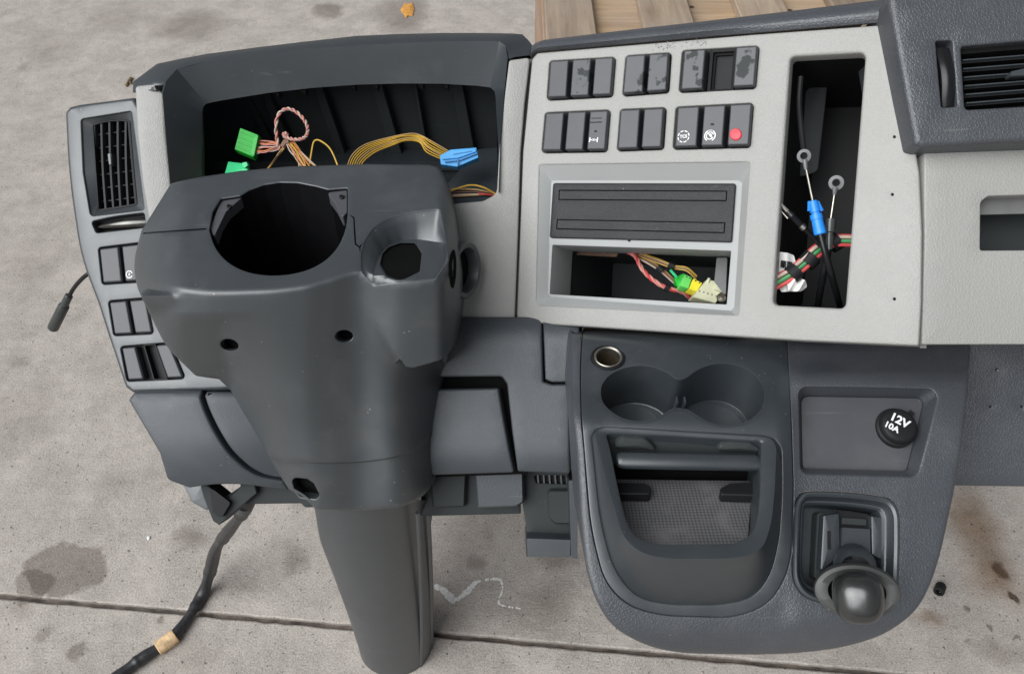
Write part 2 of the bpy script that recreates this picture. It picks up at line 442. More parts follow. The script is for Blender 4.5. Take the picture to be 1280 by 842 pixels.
# ------------------------------------------------------------------ concrete floor: two slabs and the joint between them
def concrete():
    m, nt, N, L, b = mat_new('concrete'); co = coords(nt)
    w = node(nt, 'ShaderNodeTexNoise', i_Scale=9., i_Detail=6., i_Roughness=.62); L.new(co, w.inputs['Vector'])
    wv = node(nt, 'ShaderNodeVectorMath', operation='MULTIPLY_ADD'); L.new(w.outputs['Color'], wv.inputs[0])
    wv.inputs[1].default_value = (.09, .09, 0); L.new(co, wv.inputs[2]); wc = wv.outputs[0]
    n1 = noise(nt, co, 1.7, 6., .6); n2 = noise(nt, co, 7.5, 7., .68); n3 = noise(nt, co, 42., 5., .65); n4 = noise(nt, co, 330., 3., .7); n5 = noise(nt, co, 130., 2., .6)
    c = mix(nt, ramp(nt, n1, .32, .68), (.275, .237, .209), (.43, .383, .343))
    c = mix(nt, ramp(nt, n2, .30, .50), (.225, .195, .172), c)
    c = mix(nt, ramp(nt, n2, .56, .76), c, (.52, .472, .425))
    n6 = noise(nt, wc, 11., 4., .55); c = mix(nt, .6, c, mix(nt, ramp(nt, n6, .38, .62), (.19, .166, .149), (.455, .407, .365)))
    c = mix(nt, .36, c, mix(nt, ramp(nt, n3, .25, .75), (.22, .195, .175), (.56, .52, .475)))
    c = mix(nt, .34, c, mix(nt, ramp(nt, n4, .34, .66), (.13, .11, .095), (.66, .61, .555)))
    pits = ramp(nt, n5, .66, .72); c = mix(nt, pits, c, (.15, .13, .115))
    # stains and one painted plug shadow on this floor, each at its own place: x, y, radius x, radius y, softness, colour, strength
    def stain_shade(c, px, py, rx, ry, col, k, soft=.5):
        o = PF(px, py); sx = (PF(px + rx, py) - o).length; sy = (PF(px, py + ry) - o).length
        s1 = node(nt, 'ShaderNodeVectorMath', operation='SUBTRACT'); L.new(wc, s1.inputs[0]); s1.inputs[1].default_value = (o.x + .045, o.y + .045, 0)
        s2 = node(nt, 'ShaderNodeVectorMath', operation='MULTIPLY'); L.new(s1.outputs[0], s2.inputs[0]); s2.inputs[1].default_value = (1 / sx, 1 / sy, 0)
        s3 = node(nt, 'ShaderNodeVectorMath', operation='LENGTH'); L.new(s2.outputs[0], s3.inputs[0])
        f = ramp(nt, s3.outputs['Value'], max(0.01, 1 - soft), 1.0, (k, k, k, 1), (0, 0, 0, 1))
        return mix(nt, f, c, col, 'MULTIPLY')
    D1 = (.59, .565, .55); D2 = (.47, .445, .425); BR = (.54, .43, .335)
    for a in [(78, 712, 52, 36, D1, 1., .12), (38, 735, 30, 20, D1, .9, .15), (101, 816, 14, 15, D2, .8, .5), (56, 795, 16, 11, D1, .7, .6), (196, 777, 7, 7, D2, .8, .5),
              (410, 13, 22, 12, D2, .75, .4), (240, 32, 60, 22, D1, .75, .5), (505, 18, 42, 30, D1, .8, .5), (60, 60, 60, 30, D1, .35, .8), (150, 22, 60, 22, D1, .5, .8),
              (30, 85, 12, 8, D2, .5, .7), (35, 330, 60, 45, D1, .35, .8), (20, 520, 70, 60, D1, .35, .8), (240, 675, 26, 18, D1, .8, .7), (365, 700, 22, 26, D1, .7, .7),
              (300, 735, 30, 20, D1, .5, .8), (240, 820, 60, 30, D1, .4, .8), (700, 705, 30, 22, D2, .6, .7), (660, 765, 60, 40, D1, .5, .8), (690, 745, 40, 26, D1, .6, .7), (590, 700, 12, 14, D1, .7, .6),
              (1225, 660, 38, 70, BR, .9, .75), (1238, 720, 46, 40, BR, .85, .8), (1250, 713, 12, 10, (.3, .22, .16), .9, .5), (1259, 742, 10, 8, (.22, .17, .14), .95, .3), (1210, 757, 7, 6, D2, .9, .5),
              (1160, 770, 30, 16, BR, .7, .7), (1250, 815, 40, 24, D1, .7, .7), (1234, 779, 3, 6, D2, .9, .4), (1268, 789, 3, 4, D2, .9, .4), (1212, 800, 6, 4, D2, .7, .5),
              (20, 760, 30, 14, D1, .6, .7), (540, 735, 40, 36, D1, .35, .8), (25, 450, 12, 8, D1, .6, .7), (92, 402, 14, 16, D1, .35, .8), (150, 605, 40, 24, D1, .35, .8)]:  # the faint patch beside the hanging plug is its painted soft shadow
        c = stain_shade(c, *a)
    L.new(c, b.inputs['Base Color']); b.inputs['Roughness'].default_value = .82; b.inputs['Specular IOR Level'].default_value = .3
    h1 = node(nt, 'ShaderNodeMath', operation='MULTIPLY_ADD'); L.new(n4, h1.inputs[0]); h1.inputs[1].default_value = .55; L.new(n3, h1.inputs[2])
    h2 = node(nt, 'ShaderNodeMath', operation='MULTIPLY_ADD'); L.new(pits, h2.inputs[0]); h2.inputs[1].default_value = -.5; L.new(h1.outputs[0], h2.inputs[2])
    # broomed streaks
    mp = node(nt, 'ShaderNodeMapping'); L.new(wc, mp.inputs[0]); mp.inputs['Rotation'].default_value = (0, 0, R(-55)); mp.inputs['Scale'].default_value = (16, 150, 1)
    st = noise(nt, mp.outputs[0], 1., 3., .6)
    h3 = node(nt, 'ShaderNodeMath', operation='MULTIPLY_ADD'); L.new(st, h3.inputs[0]); h3.inputs[1].default_value = 0
    bo = PF(700, 768); bd = node(nt, 'ShaderNodeVectorMath', operation='DISTANCE'); L.new(co, bd.inputs[0]); bd.inputs[1].default_value = (bo.x, bo.y, 0)
    L.new(ramp(nt, bd.outputs['Value'], .04, .17, (.9, .9, .9, 1), (.1, .1, .1, 1)), h3.inputs[1]); L.new(h2.outputs[0], h3.inputs[2])
    bp = node(nt, 'ShaderNodeBump', i_Strength=.6, i_Distance=.0035); L.new(h3.outputs[0], bp.inputs['Height']); L.new(bp.outputs[0], b.inputs['Normal'])
    return m
M['concrete'] = concrete()
jl = [(0, 744.5), (200, 759), (440, 778), (545, 788), (800, 812), (1050, 836), (1280, 858)]
A = PF(0, 744.5); B = PF(1050, 836.5); jd = (B - A).normalized(); jn = Vector((-jd.y, jd.x, 0))
g = MB(); g.add([(-14, -8, -.009), (14, -8, -.009), (14, 24, -.009), (-14, 24, -.009)], [(0, 1, 2, 3)])
ground = obj('floor', g, M['joint'], smooth=False); ground['kind'] = 'structure'
JW = .0037
def slab(side):
    rnd_ = random.Random(3 + side); pts = []
    n = 260
    for i in range(n + 1):
        s = -2.2 + 4.4 * i / n
        wob = .0011 * math.sin(s * 31 + side) + .0009 * (rnd_.random() - .5) * 2 + (.0022 * rnd_.random() if rnd_.random() < .06 else 0)
        pts.append(A + jd * (s + 1.0) + jn * side * (JW + abs(wob)))
    far = (lambda p: p + jn * side * 22)
    a0 = A + jd * -12 + jn * side * JW; a1 = A + jd * 14 + jn * side * JW
    line = [a0] + pts + [a1]; mb = MB()
    edge = [p + jn * side * .0025 for p in line]; low = [p + Vector((0, 0, -.0018)) for p in line]; deep = [p + Vector((0, 0, -.0088)) for p in line]
    outer = [p + jn * side * (12 if side > 0 else 6) for p in line]
    mb.rings([outer, edge, low, deep], closed=False)
    return obj('concrete_slab', mb, M['concrete'], ground, angle=15)
slab(1); slab(-1)

# dried white squiggle, leaf, scraps lying on the floor
def blob_path(name, label, cat, pts, rs, mat, z=.0002, flat=.05):
    mb = MB(); q = cr([(p[0], p[1], r) for p, r in zip(pts, rs)], 7, False); rd = random.Random(5)
    for i, (x, y, r) in enumerate(q):
        if rd.random() < .22: continue
        o = PF(x, y); rr = r * (.75 + .6 * rd.random()) * o.y * 0 + r * (.75 + .6 * rd.random())
        mb.lathe(o + Vector((rd.uniform(-1, 1) * r * .35, rd.uniform(-1, 1) * r * .35, z)), Vector((0, 0, 1)), [(rr, 0), (rr * .75, rr * flat), (rr * .3, rr * flat * 1.4)], 8, cap1=True)
    return tag(obj(name, mb, mat), label, cat)
blob_path('paint_dribble', 'dried white squiggly dribble stuck to the bare concrete beside the column leg', 'paint mark',
          [(545, 733), (552, 736), (560, 742), (566, 750), (575, 746), (585, 738), (593, 729), (602, 725), (616, 723), (626, 725), (628, 737), (623, 752), (632, 757), (650, 760)],
          [.0042, .0046, .005, .0046, .0035, .0042, .0035, .0025, .0024, .002, .0015, .0019, .0016, .0018], M['chalk'])
def scrap(name, label, cat, poly, mat, h=.004, z=.001):
    D = lambda x, y: floor_d(x, y, z); mb = MB()
    mb.stack(cr(poly, 3), D, [(0, 0), (.3, h * .7), (1.2, h)], nrm=Vector((0, 0, 1)), cap0=True, dome=h * .3)
    return tag(obj(name, mb, mat), label, cat)
scrap('leaf', 'small orange leaf lying in a damp patch at the top edge', 'leaf', [(501, 12), (504, 8), (505, 5), (510, 5.5), (515, 4), (516.5, 8), (518, 11), (517, 16), (516, 20), (511, 20), (507, 22.5), (504.5, 18), (502, 16)], M['rust'], .003)
scrap('debris_scrap', 'small brown clump on the concrete by the upper left dashboard corner', 'debris', [(159, 103), (161, 99), (164, 97), (166.5, 99), (164.5, 102), (165, 106), (162, 105), (159.5, 108.5), (156.5, 108), (158, 105)], M['debris'], .005)
scrap('paint_fleck', 'tiny white fleck on the concrete left of the black loom', 'debris', [(183.5, 671.5), (186, 669.5), (188, 671), (187, 674), (184.5, 674.5)], M['white'], .002)
t = thing('rubber_bung', 'black round rubber bung lying on brown stained concrete by the console edge', 'bung', PF(1171, 742))
mb = MB(); o = PF(1171, 742) + Vector((0, 0, .0085)); ax = Vector((-.6, -.75, .25))
mb.lathe(o, ax, [(.0075, -.018), (.0085, -.016), (.0085, 0), (.0075, .001), (.005, .001), (.0045, -.010)], 20, True, True); obj('bung_body', mb, M['black'], t)
o = PF(1168, 741)

# ------------------------------------------------------------------ wooden pallet behind
def wood(name, base, dark, rot, sc=(55, 4, 55)):
    m, nt, N, L, b = mat_new(name); co = coords(nt)
    inf = node(nt, 'ShaderNodeObjectInfo')
    ad = node(nt, 'ShaderNodeVectorMath', operation='MULTIPLY_ADD'); L.new(inf.outputs['Random'], ad.inputs[0]); ad.inputs[1].default_value = (7.3, 3.1, 5.7); L.new(co, ad.inputs[2])
    mp = node(nt, 'ShaderNodeMapping'); L.new(ad.outputs[0], mp.inputs[0]); mp.inputs['Scale'].default_value = sc
    a = noise(nt, mp.outputs[0], 1., 5., .65); big = noise(nt, ad.outputs[0], 9., 5., .6)
    c = mix(nt, ramp(nt, a, .3, .72), dark, base); c = mix(nt, ramp(nt, big, .35, .7), mix(nt, .5, c, (.30, .25, .21)), c)
    hs = node(nt, 'ShaderNodeHueSaturation'); mr = node(nt, 'ShaderNodeMapRange', i_3=.8, i_4=1.15); L.new(inf.outputs['Random'], mr.inputs[0]); L.new(mr.outputs[0], hs.inputs['Value']); L.new(c, hs.inputs['Color'])
    kn = node(nt, 'ShaderNodeTexVoronoi', i_Scale=13.); L.new(ad.outputs[0], kn.inputs['Vector'])
    c2 = mix(nt, ramp(nt, kn.outputs['Distance'], .06, .11, (1, 1, 1, 1), (0, 0, 0, 1)), hs.outputs[0], (.07, .04, .025))
    L.new(c2, b.inputs['Base Color']); b.inputs['Roughness'].default_value = .75; b.inputs['Specular IOR Level'].default_value = .2
    bp = node(nt, 'ShaderNodeBump', i_Strength=.5, i_Distance=.0015); L.new(a, bp.inputs['Height']); L.new(bp.outputs[0], b.inputs['Normal'])
    return m
M['wood'] = wood('pale_pallet_wood', (.36, .275, .195), (.18, .13, .09), 0)
M['wood2'] = wood('cross_board_wood', (.46, .32, .195), (.27, .18, .105), 90, (4, 60, 55))
M['wood3'] = wood('side_board_wood', (.33, .21, .135), (.20, .125, .08), 0)
PZ = .41
def PW(px, py, z): return P(px, py, floor_d(px, py, z))
p0 = PW(681.5, 22, PZ)
pal = thing('wooden_pallet', 'pale wooden pallet with gapped deck boards standing on the floor behind the dashboard', 'pallet', (p0.x + .4, p0.y, 0))
def plank(x0, x1, y0, y1, z0, z1, mat, name):
    e = .003; mb = MB()
    rings = [[Vector((x0 + i, y0 + i, z)), Vector((x1 - i, y0 + i, z)), Vector((x1 - i, y1 - i, z)), Vector((x0 + i, y1 - i, z))] for i, z in ((e, z0), (0, z0 + e), (0, z1 - e), (e, z1))]
    mb.rings(rings, True, True, True); return obj(name, mb, mat, pal, angle=20)
def pxx(px, z): return PW(px, 22, z).x
YN, YF = 1.33, 2.45
for a, b_ in ((681.5, 743.5), (802, 866.5), (927, 990), (1050, 1112), (1175, 1240)):
    plank(pxx(a, PZ), pxx(b_, PZ), YN, YF, PZ - .022, PZ, M['wood'], 'deck_board')
ya = PW(770, 18, PZ - .023).y
x0, x1 = pxx(681.5, PZ), pxx(1240, PZ)
yy = YN; k = 0
while yy < YF - .05:
    w = (ya - .02 - YN) if k == 0 else .13
    plank(x0 + .004, x1 - .004, yy, min(yy + w, YF), PZ - .046, PZ - .024, M['wood2'], 'cross_board'); yy += w + .004; k += 1
for i in range(3):
    plank(x0 - .004, x0 + .018, YN + .002, YF, .012 + i * .121, .012 + i * .121 + .117, M['wood3'], 'side_board')
    plank(x1 - .018, x1 + .004, YN + .002, YF, .012 + i * .121, .012 + i * .121 + .117, M['wood3'], 'side_board')
    plank(x0 + .02, x1 - .02, YN - .001, YN + .02, .012 + i * .121, .012 + i * .121 + .117, M['wood3'], 'end_board')
for x in (x0, (x0 + x1) / 2 - .04, x1 - .08): plank(x + .02, x + .075, YN + .024, YF - .01, 0, PZ - .048, M['wood3'], 'bearer')
# ================================================================== THE DASHBOARD (one thing, many parts)
base = PF(493, 835); base.z = 0
DASH = thing('truck_dashboard', 'complete dark and pale grey truck dashboard standing on its steering column leg, with empty openings', 'dashboard', base)
DOWN = Vector((0, 0, -1))
F = lambda x, y: 1.0 / ((x + .08 * (y - 225) + 1170) / 1970 / .85)
fn = frame(800, 250, F)[3]
POD = plane3((80, 135, .965), (280, 135, .93), (165, 490, .945))

M['slat'] = plastic('slat_plastic', (.035, .037, .039), .6, 900., .1, spec=.3, dust=.2)
# ---- left pod: vent and switches beside the door
vent_bevel = rp([(101, 149, 4), (164, 139, 3), (172, 200), (180, 262, 3), (113, 270, 5), (104, 215)], 5)
vent_in = rp([(115, 156, 3), (128, 151.5, 30), (145, 149, 30), (163, 150, 3), (167, 200), (172.5, 257, 3), (122.5, 265, 4), (119, 215)], 4)
thumb_l = rp([(114, 277, 3), (140, 271, 20), (180, 266, 3), (182, 284, 3), (120, 291, 3)], 3)
pods = [[(122.5, 309.5), (176, 303), (181, 352), (127.5, 355.5)], [(135, 376), (183, 372), (192, 417, 4), (142, 419.5)], [(150, 433), (213, 428), (232, 473), (158.5, 476.5)]]
mb = MB().sheet(rp([(80, 140, 8), (86, 133, 4), (98, 130, 4), (167, 121, 4), (200, 180), (230, 300), (262, 400), (290, 470), (290, 487, 3), (165, 491, 6), (155.5, 484, 8), (134, 420, 30), (121, 379, 30), (99, 322, 60), (84, 222, 60)], 4),
    POD, [vent_bevel, thumb_l] + [rp(q, 4) for q in pods], back=.075, rnd=5, step=16)
obj('vent_pod', mb, M['dark'], DASH)
mb = MB(); r0 = densify(vent_bevel, 3)
def match(polyA, polyB, n=90):
    """resample two closed outlines to n points each, starting at the corner nearest the upper left"""
    def rs(p):
        k = min(range(len(p)), key=lambda i: p[i][0] + p[i][1]); p = p[k:] + p[:k]
        if area2(p) < 0: p = [p[0]] + p[1:][::-1]
        d = [0]
        for i in range(len(p)): d.append(d[-1] + math.hypot(p[(i + 1) % len(p)][0] - p[i][0], p[(i + 1) % len(p)][1] - p[i][1]))
        out = []; j = 0
        for i in range(n):
            s = d[-1] * i / n
            while d[j + 1] < s: j += 1
            t = (s - d[j]) / max(1e-9, d[j + 1] - d[j]); a = p[j]; b = p[(j + 1) % len(p)]
            out.append((a[0] + (b[0] - a[0]) * t, a[1] + (b[1] - a[1]) * t))
        return out
    return rs(polyA), rs(polyB)
a, b_ = match(offset(vent_bevel, -1), vent_in)
pn = frame(150, 300, POD)[3]
mb.rings([[P(x, y, POD(x, y)) - pn * .002 for x, y in a], [P(x, y, POD(x, y) + .009) for x, y in b_], [P(x, y, POD(x, y) + .009) - pn * .001 for x, y in b_], [P(x, y, POD(x, y) + .009) - pn * .03 for x, y in b_]], True, False, True)
obj('vent_surround', mb, M['dark'], DASH, angle=25)
vent = obj('air_vent', MB().stack(vent_in, shift(POD, .011), [(-.5, 0), (0, .0014), (1.4, .0018), (2.4, .0018), (2.6, -.02)], True), M['black'], DASH)
tag(vent, 'narrow vent of upright slats at the left end')
top = [(117.5, 157), (126.5, 153.5), (136.5, 151), (147, 149.8), (157, 150), (163, 151)]; bot = [(124, 263.5), (132, 262), (141.5, 260.5), (150.5, 259.5), (160, 258), (170, 257)]
PV = shift(POD, .0105)
for (x0, y0), (x1, y1) in zip(top, bot):
    mb = MB(); pts = [P(x0 + (x1 - x0) * k / 6 - 2.0 * math.sin(math.pi * k / 6) * .6, y0 + (y1 - y0) * k / 6, PV(x0, y0)) for k in range(7)]
    ex = Vector((.0011, 0, 0)); rings = [[p - ex, p + ex, p + ex * .8 - pn * .011, p - ex * .8 - pn * .011] for p in pts]
    obj('slat', mb.rings(rings, True, True, True), M['slat'], vent)
for k in range(6):
    f = (k + .6) / 6.2; xa = 117 + 8 * f; xb = 163 + 7 * f; y = 157 + 104 * f; mb = MB()
    p, q = P(xa, y, PV(xa, y)), P(xb, y - 6, PV(xb, y)); e = (q - p) / 2
    mb.box((p + q) / 2 - pn * .0125, e, pn * .007, Vector((0, .0003, .0007)))
    obj('vane', mb, M['slat'], vent)
obj('vent_tab', MB().stack(rp([(137, 193), (142, 192), (143, 207), (139, 208)], 1.5), PV, [(0, -.003), (0, .004), (1, .005)]), M['dark'], vent)
o, e1, e2, n = frame(150, 279, POD)
def thumbwheel(quad, poly, D, vert, label):
    cx = sum(p[0] for p in quad) / 4; cy = sum(p[1] for p in quad) / 4; nn = frame(cx, cy, D)[3]
    w = obj('thumbwheel', MB().stack(poly, D, [(-.6, -.012), (0, -.012)], True), M['black'], DASH); tag(w, label)
    a, b, c, d = quad; A, B = [], []; m = 14; rings = []
    for i in range(m + 1):
        t = i / m; h = .007 * math.sin(math.pi * t) - .006
        l = (a[0] + (d[0] - a[0]) * t, a[1] + (d[1] - a[1]) * t); r = (b[0] + (c[0] - b[0]) * t, b[1] + (c[1] - b[1]) * t); ring = []
        for s, hh in ((0, -.006), (0.02, 0), (.25, .0018), (.5, .0024), (.75, .0018), (.98, 0), (1, -.006)):
            x = l[0] + (r[0] - l[0]) * s; y = l[1] + (r[1] - l[1]) * s; ring.append(P(x, y, D(x, y)) + nn * (h + hh))
        rings.append(ring)
    return w, MB().rings(rings, False), nn
w, mb, nn = thumbwheel([(181, 270), (183, 283), (120, 287), (118, 280)], thumb_l, POD, False, 'chrome thumbwheel under the left vent')
obj('wheel_rim', mb, M['chrome'], w, angle=50)

def rocker(q, D, n, mat=None, lift=.003, sub=-.008, label=None):
    mb = MB().stack(rp(q, 2.2, 4), D, [(0, sub), (.1, -.001), (.5, lift - .0015), (1.3, lift - .0003), (2.2, lift)], nrm=n, dome=.0)
    s = obj('switch', mb, mat or M['switch'], DASH, angle=14)
    if label: tag(s, label)
    return s
def bil(q, u, v):
    a, b, c, d = [Vector(p[:2]) for p in q]; return tuple((a * (1-u) + b * u) * (1-v) + (d * (1-u) + c * u) * v)
def sub(q, u0, u1, v0=.035, v1=.965): return [bil(q, u0, v0), bil(q, u1, v0), bil(q, u1, v1), bil(q, u0, v1)]
def bezel(q, D, n, dp=.010, name='switch_frame'):
    return obj(name, MB().stack(rp(offset([p[:2] for p in q], -1), 4), D, [(0, -dp), (1, -dp)], nrm=n), M['black'], DASH)
for i, q in enumerate(pods):
    bezel(q, POD, pn)
    if i < 2:
        rocker(sub(q, .03, .48), POD, pn, lift=.001); s = rocker(sub(q, .55, .98), POD, pn, lift=.001, label='switch with a white ring and plus symbol, half behind the column cover' if i == 0 else None)
        if i == 0:
            mb = MB(); c = (162.5, 343); arc_ring(mb, c, POD, 3.6, 4.9, 20, 340, 16, lift=.0014); bar(mb, c, POD, -1.6, 0, 1.6, 0, 1., .0014); bar(mb, c, POD, 0, -2.2, 0, 2.2, 1., .0014)
            obj('symbol', mb, M['white'], s)
    else:
        rocker(sub(q, .03, .30), POD, pn, lift=.001, label='blank switch left of an empty slot'); rocker(sub(q, .70, .97), POD, pn, lift=.001)
        fr = obj('empty_switch_slot', MB().stack(rp(sub(q, .44, .68, .0, 1.), 1), POD, [(0, -.01), (0, -.002), (1.2, -.002), (1.6, -.045)], nrm=pn), M['black'], DASH)

# ---- pale strip between pod and cluster hood
SD = lambda x, y: .93 + .00004 * (y - 115) - .002 * math.cos((x - 190) / 24)
mb = MB().sheet(rp([(168, 107, 5), (198, 104, 5), (205, 118, 5), (207.5, 165), (214, 228), (217, 300, 1), (190, 300, 1), (177.5, 227), (171, 165)], 4), SD, back=.05, rnd=4, step=9)
obj('side_trim', mb, M['grey'], DASH)

# ---- instrument cluster hood
pairs = [((213.5, 240, .915), (254.5, 240, 0.9540)), ((210, 200, .918), (254, 200, 0.9635)), ((206.5, 160, .922), (253.3, 165, 0.9655)), ((203, 118, .925), (252.7, 142, 0.9665)), ((208, 101, .93), (253.6, 134.5, 0.9665)), ((221, 86.5, .94), (257.5, 130, 0.9665)),
         ((240, 81.5, .942), (266, 127.8, 0.9665)), ((260, 77.5, .943), (280, 125.2, 0.9665)), ((320, 69, .944), (335, 116.3, 0.9675)), ((380, 61.3, .945), (388, 110.2, 0.9675)), ((446, 57, .945), (446, 106, 0.9675)), ((500, 54, .943), (500, 104.5, 0.9665)),
         ((552, 52, .941), (552, 104.8, 0.9655)), ((600, 51.5, .938), (597, 107.4, 0.9635)), ((624, 52, .936), (613, 109.5, 0.9615)), ((631.5, 57, .933), (618, 114, 0.9540)), ((634.5, 72, .928), (619.5, 123, 0.9520)), ((631, 110, .922), (620.8, 150, 0.9480)), ((626, 170, .918), (622.5, 180, 0.9490)), ((623.5, 240, .915), (621.5, 243, 0.9390))]
crest = [p[0] for p in pairs]; opening = [p[1] for p in pairs]
pt = lambda q: P(*q)
c3 = [pt(p) for p in crest]; o3 = [pt(p) for p in opening]
inn = [c + (o - c) * .06 for c, o in zip(c3, o3)]; lipo = [c + (o - c) * .965 for c, o in zip(c3, o3)]
into = Vector((0, .97, -.22))
mb = MB().rings([c3, inn, [c + (o - c) * .5 for c, o in zip(c3, o3)], lipo, o3, [o + into * .006 + Vector((0, 0, .001)) for o in o3]], False)
outer = [(166, 116, .935), (166.5, 102, .95), (180, 92, .96), (196, 80, .968), (226, 73.5, .97), (260, 67.3, .972), (320, 59.5, .974), (380, 52.3, .975), (446, 45, .975), (500, 42.6, .973), (552, 41.4, .971), (600, 41.4, .968), (640, 42, .965), (653, 43, .962), (660, 50, .955), (665, 56, .948), (664.5, 70, .93)]
inner = [(200.5, 113.5, .924), (192, 101.5, .929), (206, 94.5, .935), (221, 86.5, .94), (238, 81.5, .942), (260, 77.5, .943), (320, 69, .944), (380, 61.3, .945), (446, 57, .945), (500, 54, .943), (552, 52, .941), (600, 51.5, .938), (624, 52, .936), (631.5, 57, .933), (634, 64, .930), (635.5, 69, .928), (636, 74, .926)]
O3 = [pt(p) for p in outer]; I3 = [pt(p) for p in inner]
mid1 = [i + (o - i) * .25 + Vector((0, 0, .0015)) for i, o in zip(I3, O3)]; mid2 = [i + (o - i) * .85 + Vector((0, 0, .0012)) for i, o in zip(I3, O3)]
drop = [o + Vector((0, .02, -.012)) for o in O3]; drop2 = [o + Vector((0, .05, -.22)) for o in O3]
mb.rings([I3, mid1, mid2, O3, drop, drop2], False)
# left end: the crest corner beside the pale strip
mb.add([pt((200.5, 113.5, .924)), pt((203, 118, .925)), pt((208, 101, .93)), pt((192, 101.5, .929)), pt((206, 94.5, .935)), pt((221, 86.5, .94))], [(0, 1, 2, 3), (3, 2, 4), (4, 2, 5)])
mb.add([pt((166, 116, .935)), pt((200.5, 113.5, .924)), pt((200.5, 113.5, .924)) + Vector((0, .03, -.004)), pt((166, 116, .935)) + Vector((0, .03, -.004))], [(0, 1, 2, 3)])
obj('cluster_hood', mb, M['dark'], DASH, angle=28)
# dark box behind the opening
BW = plane3((250, 100, 1.045), (640, 100, 1.03), (400, 190, 1.135))
mb = MB()
mb.add([P(240, 92, BW(240, 92)), P(640, 92, BW(640, 92)), P(640, 187, BW(640, 187)), P(240, 187, BW(240, 187))], [(0, 1, 2, 3)])
mb2 = MB(); K1 = [P(240, 186.6, BW(240, 186.6) - .001), P(640, 186.6, BW(640, 186.6) - .001)]; K2 = [p + Vector((0, -.031, .001)) for p in K1]; mb2.rings([K1, K2, [p + Vector((0, -.003, -.012)) for p in K2]], False); obj('ledge', mb2, M['dark'], DASH)
L1 = [P(240, 187, BW(240, 187)), P(640, 187, BW(640, 187))]; L2 = [p + Vector((0, -.03, .0)) for p in L1]; L3 = [p + Vector((0, -.006, -.06)) for p in L2]; L4 = [p + Vector((0, -.24, .0)) for p in L3]
mb.rings([L1, L2, L3, L4], False)
for s, i in ((0, 0), (1, -1)):
    pass
lw = [o3[0], P(240, 187, BW(240, 187)), P(240, 92, BW(240, 92)), o3[5]]
mb.add([pt((254.5, 250, .952)), P(250, 250, 1.12), P(246, 187, BW(246, 187)), P(250, 100, BW(250, 100)), pt((256, 128, .972)), pt((253, 160, .968))], [(0, 1, 2, 3, 4, 5)])
mb.add([pt((622, 250, .94)), P(634, 250, 1.1), P(636, 187, BW(636, 187)), P(634, 100, BW(634, 100)), pt((619, 112, .966)), pt((621, 160, .95))], [(0, 1, 2, 3, 4, 5)])
obj('cluster_box', mb, M['deep'], DASH, angle=20)
bn = frame(400, 150, BW)[3]
for xa, xb, w in ((302, 346, 9), (328, 366, 11), (398, 428, 12), (472, 497, 14), (520, 535, 4), (572, 588, 14)):
    mb = MB().stack([(xa - w / 2, 98), (xa + w / 2, 98), (xb + w / 2, 186), (xb - w / 2, 186)], BW, [(0, -.001), (0, .010), (1, .012)], nrm=bn); obj('rib', mb, M['deep'], DASH, smooth=False)
OPN = interp([260, 340, 446, 552, 615], [.967, .968, .968, .966, .962])
for x, y in ((345, 117), (378, 113.5), (440, 108.5), (468, 107.8), (525, 107), (556, 107.5)):
    D = const(OPN(x) + .012); obj('clip', MB().stack([(x - 5, y - 3), (x + 5, y - 3), (x + 4, y + 4), (x - 1, y + 1)], D, [(0, -.01), (0, 0), (.5, .001)]), M['black'], DASH, smooth=False)
# shiny tilted plate at the right of the box floor
PLT = plane3((600, 185, 1.06), (560, 250, .985), (625, 250, .965))
obj('inner_plate', MB().sheet(rp([(598, 186), (628, 183), (628, 256), (545, 258), (560, 228)], 3), PLT, back=.004, rnd=1, step=20), M['dark'], DASH)

# ---- pale panel round the cluster's lower right
GP = lambda x, y: .921 if x > 600 else .921 + (600 - x) * .00006
gp_outline = rp([(636.5, 75, 4), (663, 71.5, 4), (656, 130), (651, 190), (648, 290), (643.8, 400.5, 1), (530, 400.5, 1), (530, 258, 1), (565, 254.5, 20), (604, 251, 12), (621, 242, 12), (624, 190), (628.5, 140)], 4)
obj('cluster_trim', MB().sheet(gp_outline, GP, back=.05, rnd=2.5, step=14), M['grey'], DASH)
obj('seam_block', MB().stack(rp([(639, 393), (646, 393), (646, 401.5), (639, 401.5)], 1), shift(F, .008), [(0, -.01), (0, 0)]), M['black'], DASH)

# ---- centre fascia
G = [[(686.5, 76), (770, 71), (766, 121.6), (683, 126)], [(782, 69.5), (839.7, 65.5), (836.3, 116.5), (777.5, 121)], [(852.5, 63), (949.4, 57), (944.8, 111.2), (848, 116.4)],
     [(681, 140.5), (763.5, 137), (759, 190.3), (676.5, 191.5)], [(775, 136.5), (833.4, 134), (829.8, 187.2), (770.8, 189.5)], [(844.5, 133.5), (942.3, 128.5), (938, 184.8), (840.5, 187.3)]]
slot = rp([(988, 70.5), (1082, 65.5), (1056.5, 385.5), (966, 381)], 7)
Qo = rp([(674, 206, 3), (937, 202.5, 3), (923, 394, 4), (670, 381, 4)], 3); Qi = rp([(689, 225.5, 2), (928, 225.5, 2), (917.5, 388.5, 2), (684.5, 370.5, 2)], 2)
screws = [(1118, 171), (1118, 373.5), (1115.5, 243)]
fas = rp([(664.5, 73, 5), (671, 66, 4), (800, 55, 1), (940, 43, 1), (1117.5, 30, 3), (1126, 80), (1138, 150), (1149, 215, 1), (1152.5, 290), (1151.5, 380), (1148.5, 432, 3), (1000, 425.5, 1), (820, 414, 1), (690, 405.5, 1), (645.2, 401, 2), (649, 300), (653, 190)], 4)
def FR(x, y): return F(x, y)
